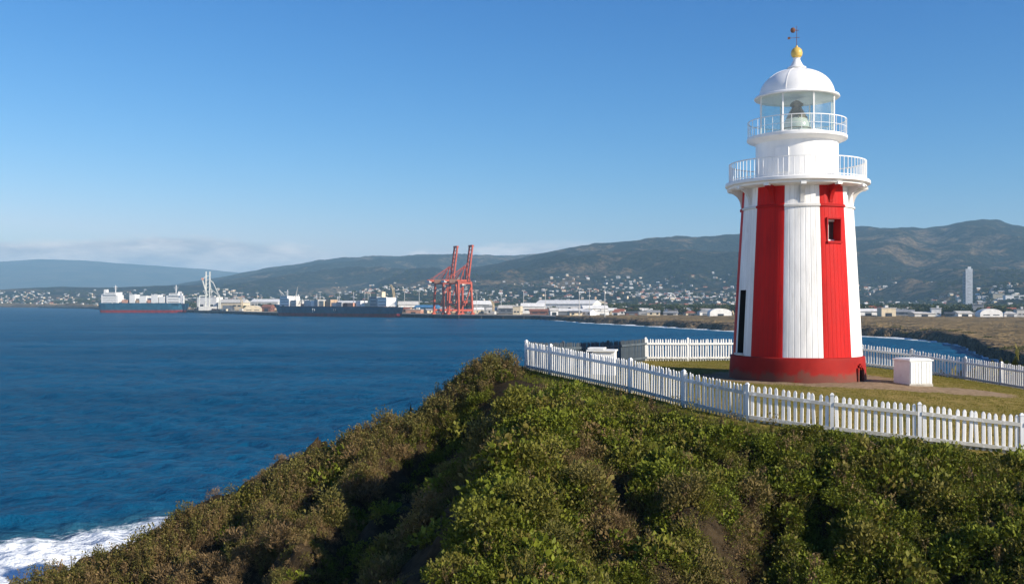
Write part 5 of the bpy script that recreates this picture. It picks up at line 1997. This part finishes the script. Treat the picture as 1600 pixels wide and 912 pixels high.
def build_town_trees():
    g = np.random.default_rng(99)
    T = [leaves_mesh('far_tree', [M['far_leaf'], M['stem']], 170, 5.0, 4.4, 1.3, 2.6, .42, 200 + i, shell=.35, stems=4, zc=4.2, lobes=7) for i in range(4)]
    c = source_collection('far_tree_source', T)
    n = 30000
    px = g.uniform(-40, 1660, n); Y = np.exp(g.uniform(math.log(940), math.log(3600), n))
    x = U(px) * Y
    z = land(x, Y); d = Y - coast_depth(U(px))
    py = 470 - (z - CAMZ) * 1600 / Y
    patch = fbm(x / 120 + 50, Y / 160, 4)
    belt = np.exp(-((Y - 1350) / 330) ** 2) * np.interp(px, [700, 960, 1100, 1350, 1600], [.1, .5, .95, 1, 1])
    prob = np.clip(belt * 1.1, 0, 1) * (patch > .42) + .42 * (patch > .47) * (Y > 1400) + .08
    keepout = np.ones(n, bool)
    for s in SHEDS:
        keepout &= ~((np.abs(px - s[0]) < s[2] / 2 + 5) & (np.abs(Y - s[1]) < 36))
    ok = (g.random(n) < prob * .9) & (d > np.where(px < 870, 120, 330)) & keepout & (py > 424)
    x, Y, z = x[ok], Y[ok], z[ok]
    rot = np.zeros((len(x), 3)); rot[:, 2] = g.uniform(0, 6.28, len(x))
    scatter('town_woodland', np.stack([x, Y, z - .5], -1), rot, g.uniform(.45, 1.15, len(x)), g.integers(0, 4, len(x)), c, 'dark green tree belt through the town', 'woodland')
    # scrub on the low rocky shore
    S = [leaves_mesh('shore_bush', [M['leaf_olive'], M['stem']], 120, 5.0, 3.0, 1.0, 2.0, .3, 230 + i, shell=.35, stems=4, lobes=6) for i in range(3)]
    c2 = source_collection('shore_bush_source', S)
    n = 9000
    px = g.uniform(1180, 1680, n); Y = np.exp(g.uniform(math.log(150), math.log(800), n))
    x = U(px) * Y; z = land(x, Y); d = Y - coast_depth(U(px))
    sc = np.clip(Y / 700, .25, 1)
    ok = (d > 14 * sc) & (d < 130 * sc + 20) & (fbm(x / 22, Y / 22, 3) > .67) & (z > 2)
    x, Y, z = x[ok], Y[ok], z[ok]
    rot = np.zeros((len(x), 3)); rot[:, 2] = g.uniform(0, 6.28, len(x))
    scatter('shore_scrub', np.stack([x, Y, z - .3], -1), rot, g.uniform(.08, .30, len(x)), g.integers(0, 3, len(x)), c2, 'low scrub on the rocky shore', 'scrub')


build_town_trees()

# ------------------------------------------------------------------ the air over the bay
def build_haze():
    b = MB().box((0, 6300, 228), (32000, 13400, 470))
    m = bpy.data.materials.new('sea_haze')
    m.use_nodes = True
    nt = m.node_tree
    nt.nodes.remove(nt.nodes['Principled BSDF'])
    v = nt.nodes.new('ShaderNodeVolumePrincipled')
    v.inputs['Color'].default_value = (0.43, 0.75, 1.0, 1)
    v.inputs['Density'].default_value = 1.15e-4
    v.inputs['Anisotropy'].default_value = 0.0
    nt.links.new(v.outputs[0], nt.nodes['Material Output'].inputs['Volume'])
    tag(b.build('haze', m), 'thin blue sea haze over the bay', 'haze', kind='stuff')


build_haze()
